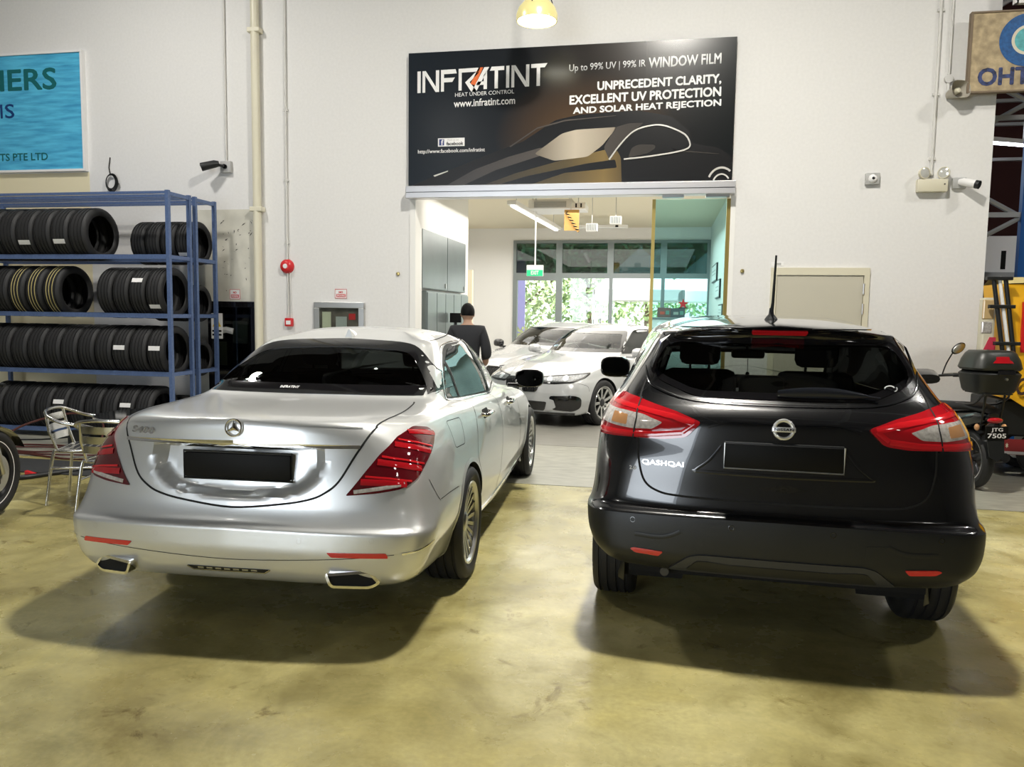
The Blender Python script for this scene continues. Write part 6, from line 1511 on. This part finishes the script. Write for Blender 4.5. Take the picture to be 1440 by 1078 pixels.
# ---- hoses and cables on the floor by the rack
M['hose_red'] = mat('dull_red_hose', (.07, .016, .012), .5)
rnd = random.Random(8)
for k in range(5):
    pts = []
    for i in range(15):
        u = i/14; pts.append((-7.9+2.0*u, 7.15+.12*k+.10*math.sin(u*5+k*1.3)+.04*rnd.random(), .011+.010*(k % 2)))
    tag(MB().tube(smooth_line(pts, 4), .011, 6).build('air_hose', M['hose_red'], None, 60), 'dull red air hose on the floor by the tyre rack, %s of five loops' % ('nearest', 'second', 'middle', 'fourth', 'farthest')[k], 'hose', 'red hoses on the floor')
tag(MB().tube(smooth_line([(-7.0, 6.9, .02), (-6.95, 7.0, .16), (-6.85, 7.3, .32), (-6.6, 7.7, .40), (-6.3, 7.8, .30), (-5.9, 7.2, .012)], 6), .012, 6).build('air_hose', M['hose_red'], None, 60), 'dark red hose arching up from the floor to the lowest rack beam', 'hose')
tag(MB().tube(smooth_line([(-6.3, 5.95, .02), (-5.85, 6.10, .02), (-5.7, 6.35, .02), (-5.5, 6.65, .02), (-5.0, 6.9, .02), (-4.4, 7.0, .02)], 6), .026, 8).build('floor_cable', M['black_plastic'], None, 60), 'thick dark cable cover running across the floor past the chair', 'cable')
tag(MB().box((-7.4, 6.40, .001), (-5.0, 6.98, .012)).build('floor_mat', mat('dark_mat', (.025, .026, .028), .7, bump=.2, scale=40)), 'dark rubber mat on the floor behind the chairs', 'mat')
t = thing('red_chock', 'small red plastic bracket lying on the floor by the motorcycle wheel', 'bracket', (-5.86, 6.30, .001), R(20)); MB().box((-.07, -.02, 0), (.07, .03, .02), bev=.008).build('base', M['red'], t); MB().prism([(-.065, .02), (.02, .02), (-.065, .05)], 'Y', -.02, .03).build('wedge', M['red'], t)
t = thing('power_block', 'small dark power block on the floor under the rack beam', 'box', (-6.75, 7.95, 0)); MB().box((-.10, -.06, 0), (.10, .06, .16), bev=.01).build('case', M['black_plastic'], t); MB().tube(smooth_line([(.1, 0, .08), (.5, .02, .03), (.9, .05, .012)], 4), .010, 6).tube(smooth_line([(-.1, 0, .08), (-.5, 0, .03), (-1.1, -.05, .012)], 4), .010, 6).build('lead', M['black_plastic'], t, 60)
# ================================================================== SCOOTER AND YELLOW CART AT THE RIGHT
t = thing('motor_scooter', 'black motor scooter with a top box and plate JTG 7505 beside the black crossover', 'motorcycle', (2.97, 8.10, 0), R(13))
# heading +Y of the thing, rear axle at the origin
moto_wheel(t, (0, 0, .285), .285, .11, 5, M['dark_alloy'], True); moto_wheel(t, (0, 1.16, .285), .285, .09, 5, M['dark_alloy'], True)
def loft(secs, n=14):
    """secs: (centre, half width, half height); sections across Y"""
    m_ = MB(); vs = []
    for c, w, h in secs:
        for k in range(n): a = 2*PI*k/n; e = .75; vs.append((c[0]+math.copysign(abs(math.cos(a))**e, math.cos(a))*w, c[1], c[2]+math.copysign(abs(math.sin(a))**e, math.sin(a))*h))
    m_.add(vs, [(i*n+k, i*n+(k+1) % n, (i+1)*n+(k+1) % n, (i+1)*n+k) for i in range(len(secs)-1) for k in range(n)]+[tuple(range(n)), tuple(range((len(secs)-1)*n, len(secs)*n))]); return m_
loft([((0, -.28, .72), .05, .035), ((0, -.15, .70), .11, .07), ((0, .1, .64), .14, .10), ((0, .4, .58), .13, .12), ((0, .62, .50), .10, .12)]).build('tail_fairing', M['black_paint'], t, 60)
loft([((0, -.26, .775), .08, .025), ((0, .0, .79), .13, .04), ((0, .35, .755), .13, .045), ((0, .62, .74), .09, .04)]).build('seat', M['seat'], t, 60)
loft([((0, .55, .40), .10, .12), ((0, .8, .50), .13, .16), ((0, .95, .62), .15, .20), ((0, 1.08, .72), .13, .18)]).build('leg_shield', M['black_paint'], t, 60)
loft([((0, .83, .98), .14, .05), ((0, .93, 1.00), .17, .085), ((0, 1.05, .97), .13, .09), ((0, 1.12, .93), .07, .05)]).build('handlebar_cowl', M['black_paint'], t, 60)
MB().tube(smooth_line([(-.36, .80, 1.03), (-.22, .88, 1.02), (0, .93, 1.0), (.22, .88, 1.02), (.36, .80, 1.03)], 4), .013, 8).build('handlebar', M['black_plastic'], t, 60)
for s in (-1, 1):
    MB().tube([(s*.28, .84, 1.025), (s*.37, .795, 1.03)], .020, 10).build('grip', M['black_plastic'], t, 60); MB().tube([(s*.22, .93, 1.03), (s*.36, .90, 1.045)], .007, 6).build('brake_lever', M['satin'], t, 60)
    mp = MB().tube(smooth_line([(s*.20, .90, 1.03), (s*.24, .90, 1.15), (s*.28, .86, 1.27)], 5), .007, 6).build('mirror_stalk', M['black_plastic'], t, 60)
    T = Matrix.Translation((s*.33, .855, 1.31)) @ Matrix.Rotation(R(-35)*s, 4, 'Y')
    MB().sphere((0, 0, 0), (.085, .018, .050), 20, 10, T).build('mirror_shell', M['black_plastic'], mp, True).location = (0, 0, 0); MB().sphere((0, -.010, 0), (.073, .012, .042), 20, 8, T).build('mirror_glass', M['satin'], mp, True)
    MB().tube([(s*.06, 1.15, .285), (s*.06, 1.06, .62)], .022, 10).build('fork', M['satin'], t, 60); MB().tube([(s*.105, .0, .285), (s*.105, .06, .55)], .022, 10).build('shock_absorber', M['satin'], t, 60)
    MB().tube([(s*.065, .0, .285), (s*.07, .5, .33)], .020, 8).build('swing_arm', M['dark_alloy'], t, 60)
MB().tube([(.11, .35, .24), (.13, .1, .26), (.135, -.28, .34)], [.025, .04, .045], 12).build('silencer', M['dark_alloy'], t, 60)
MB().box((-.09, .38, .20), (.09, .72, .42), bev=.05).build('engine', M['dark_alloy'], t, 40)
V = MB(); n = 12
for i in range(n+1):
    a = R(75+95*i/n)
    for u in (-.075, -.04, 0, .04, .075): V.v.append((u, .33*math.cos(a), .285+.33*math.sin(a)-.8*u*u))
V.f = [(i*5+k, i*5+k+1, (i+1)*5+k+1, (i+1)*5+k) for i in range(n) for k in range(4)]; V.mi = [0]*len(V.f); V.build('rear_mudguard', M['black_plastic'], t, 60)
MB().add([(-.085, -.31, .60), (.085, -.31, .60), (.07, -.36, .36), (0, -.37, .32), (-.07, -.36, .36), (-.085, -.30, .60), (.085, -.30, .60), (.07, -.35, .36), (0, -.36, .32), (-.07, -.35, .36)], [(0, 1, 2, 3, 4), (9, 8, 7, 6, 5), (0, 5, 6, 1), (1, 6, 7, 2), (2, 7, 8, 3), (3, 8, 9, 4), (4, 9, 5, 0)]).build('mud_flap', M['black_plastic'], t)
pl = MB().box((-.105, -.335, .52), (.105, -.325, .64)).build('number_plate', M['black'], t)
text('plate_lettering', 'JTG', -.055, .055, .585, .627, -.336, M['white'], pl, 0, .015, .001); text('plate_lettering', '7505', -.088, .088, .532, .575, -.336, M['white'], pl, 0, .015, .001)
MB().sphere((0, -.30, .69), (.075, .03, .028), 16, 10).build('tail_light', M['red_lens'], t, True)
for s in (-1, 1): MB().sphere((s*.13, -.24, .62), (.022, .028, .032), 12, 8).build('indicator', M['amber_lens'], t, True); MB().tube([(s*.10, -.24, .63), (s*.05, -.22, .65)], .007, 6).build('indicator_stalk', M['black_plastic'], t)
MB().tube(smooth_line([(-.10, .15, .80), (-.115, -.15, .83), (-.115, -.30, .93), (.115, -.30, .93), (.115, -.15, .83), (.10, .15, .80)], 3), .011, 8).build('grab_rail', M['dark_alloy'], t, 60)
MB().box((-.13, -.33, .93), (.13, -.02, .945), bev=.004).tube([(.09, -.28, .93), (.085, -.22, .60)], .011, 6).tube([(-.09, -.28, .93), (-.085, -.22, .60)], .011, 6).build('carrier', M['black_plastic'], t)
patchpts = [((-.19, .10), .0), ]
# top box: a thing of its own on the carrier
tb = thing('top_box', 'black scooter top box with a long red reflector on its lid', 'box', (2.97+.17*math.sin(R(13)), 8.10-.17*math.cos(R(13)), .947), R(13))
def roundbox(w, d, z0, z1, k0, k1, n=28):
    m_ = MB(); vs = []; L = [(z0, k0*.93), (z0+(z1-z0)*.12, k0), (z0+(z1-z0)*.55, (k0+k1)/2+.01), (z0+(z1-z0)*.85, k1), (z1, k1*.86)]
    for z, k in L:
        for i in range(n):
            a = 2*PI*i/n; e = .55; vs.append((math.copysign(abs(math.cos(a))**e, math.cos(a))*w*k, math.copysign(abs(math.sin(a))**e, math.sin(a))*d*k, z))
    m_.add(vs, [(i*n+k, i*n+(k+1) % n, (i+1)*n+(k+1) % n, (i+1)*n+k) for i in range(len(L)-1) for k in range(n)]+[tuple(range(n)), tuple(range((len(L)-1)*n, len(L)*n))]); return m_
roundbox(.235, .20, 0, .20, .86, 1.0).build('base', M['black_plastic'], tb, 50); roundbox(.24, .205, .205, .385, 1.0, .80).build('lid', M['topbox'] if 'topbox' in M else M.setdefault('topbox', mat('topbox_black', (.022, .024, .020), .4)), tb, 50)
V = MB(); pts = []
for i in range(13):
    u = -1+2*i/12; x = u*.165; y = -.195+.06*u*u*u*u
    V.v += [(x, y-.004, .275+.0*u), (x*.92, y+.020, .335-.015*u*u)]
V.f = [(2*i, 2*i+2, 2*i+3, 2*i+1) for i in range(12)]; V.mi = [0]*12; V.build('reflector', M['red_lens'], tb, 60)
MB().lathe([(0, -.212), (.012, -.212), (.012, -.19)], 12, 'Y', (.03, 0, .13)).build('lock', M['satin'], tb); MB().box((-.05, -.208, .165), (.11, -.19, .21), bev=.006).build('latch', M['gloss_black'], tb)
# ---- yellow covered cart
c = thing('covered_cart', 'yellow tarpaulin covered cart with red and dark lettering at the right edge', 'cart', (3.36, 8.72, 0))
M['yellow'] = mat('yellow_tarpaulin', (.80, .42, .010), .5, bump=.25, scale=5, var=.06); M['yellow_top'] = mat('pale_yellow_top', (.60, .50, .22), .6)
m_ = MB(); nx, nz = 26, 16; vs = []
for j in range(nz+1):
    for i in range(nx+1):
        x = 2.6*i/nx; z = .82+(1.98-.82)*j/nz; vs.append((x+.10*(1-j/nz), .012*math.sin(x*9+z*3)+.008*math.sin(z*14)-.05*(1-j/nz), z-.10*(x/2.6)*(1-j/nz)))
k0 = len(vs)
vs += [(v[0], v[1]+.45, v[2]) for v in vs]
F = [(j*(nx+1)+i, j*(nx+1)+i+1, (j+1)*(nx+1)+i+1, (j+1)*(nx+1)+i) for j in range(nz) for i in range(nx)]; F += [tuple(k0+i for i in reversed(f)) for f in F]
F += [(j*(nx+1), (j+1)*(nx+1), k0+(j+1)*(nx+1), k0+j*(nx+1)) for j in range(nz)]
m_.add(vs, F).build('tarpaulin', M['yellow'], c, 60)
m_ = MB(); vs = []
for i in range(nx+1):
    x = 2.6*i/nx
    for k in range(6): y = .45*k/5; vs.append((x, y, 1.98+.07*math.sin(PI*k/5)+.012*math.sin(x*6)))
m_.add(vs, [(i*6+k, (i+1)*6+k, (i+1)*6+k+1, i*6+k+1) for i in range(nx) for k in range(5)]).build('tarpaulin_top', M['yellow_top'], c, 60)
for (a, b) in (((.20, .29), (1.29, 1.80)), ((.29, .62), (1.70, 1.80)), ((.29, .54), (1.52, 1.61))): MB().box((a[0], -.045, b[0]), (a[1], -.012, b[1])).build('letter_stroke', M['red'], c)
T = Matrix.Rotation(R(-3), 4, 'Y'); text('lettering', 'Continental', .17, .86, .86, 1.04, -.085, mat('dark_print', (.05, .022, .015), .6), c, .18, .02, .004, None)
# lower yellow flap, lamps, frame and wheels
MB().add([(.02, -.065, .90), (.45, -.07, .62), (2.4, -.07, .50), (2.4, -.05, .95), (.02, -.045, 1.10), (.02, -.04, .90), (.45, -.045, .62), (2.4, -.045, .50), (2.4, -.025, .95), (.02, -.02, 1.10)], [(0, 1, 2, 3, 4), (9, 8, 7, 6, 5), (0, 5, 6, 1), (1, 6, 7, 2), (2, 7, 8, 3), (3, 8, 9, 4), (4, 9, 5, 0)]).build('lower_flap', M['yellow'], c)
lamp = MB().box((-.16, -.03, 1.24), (-.04, .10, 1.84), bev=.02).build('lamp_cluster', M['ivory'], c)
MB().box((-.165, -.038, 1.62), (-.06, .0, 1.82), bev=.012).build('amber_lamp', mat('pale_amber', (.60, .42, .20), .2, coat=.6), lamp); MB().box((-.167, -.038, 1.48), (-.07, .0, 1.60), bev=.01).build('white_lamp', M['clear_lens'], lamp); MB().prism([(-.165, 1.24), (-.03, 1.24), (-.03, 1.44), (-.09, 1.44)], 'Y', -.04, .0).build('red_lamp', mat('pink_red_lamp', (.62, .05, .09), .2, coat=.6), lamp)
for x0, x1 in ((-.11, .04), (.0, .14)): MB().tube([(x0, -.09, 2.04), (x1, -.10, 1.15)], .022, 8).build('rack_bar', M['black_plastic'], c, 60)
MB().tube([(-.055, -.085, 2.05), (.09, -.095, 1.2)], .018, 8).build('rack_bar', M['white'], c, 60)
for z, x in ((2.03, -.06), (1.75, -.02), (1.38, .05)): MB().box((x-.12, -.125, z-.018), (x+.12, -.07, z+.018), bev=.006).build('rack_clamp', M['black_plastic'], c)
MB().box((.05, .05, .42), (2.5, .75, .80), bev=.02).build('bed', M['black_plastic'], c); MB().box((.02, -.02, .24), (2.5, .0, .40)).build('red_board', mat('dark_red_board', (.20, .012, .014), .5), c); MB().box((.02, -.024, .245), (2.5, -.02, .275)).build('white_stripe', mat('dull_white', (.45, .43, .42), .5), c)
text('board_lettering', '* * *', .06, .16, .31, .36, -.022, M['ivory'], c, 0, .02, .001)
for x in (.55, 2.0):
    for y in (.12, .66): make_tyre(.24, .12, .15, 'wheel', c, 32, 3).location = (x, y, .24); bpy.data.objects[-1]
for o in c.children:
    if o.name.startswith('wheel'): o.rotation_euler = (0, 0, R(90))
MB().box((.02, .02, .20), (.06, .78, .45)).build('end_frame', M['black_plastic'], c)
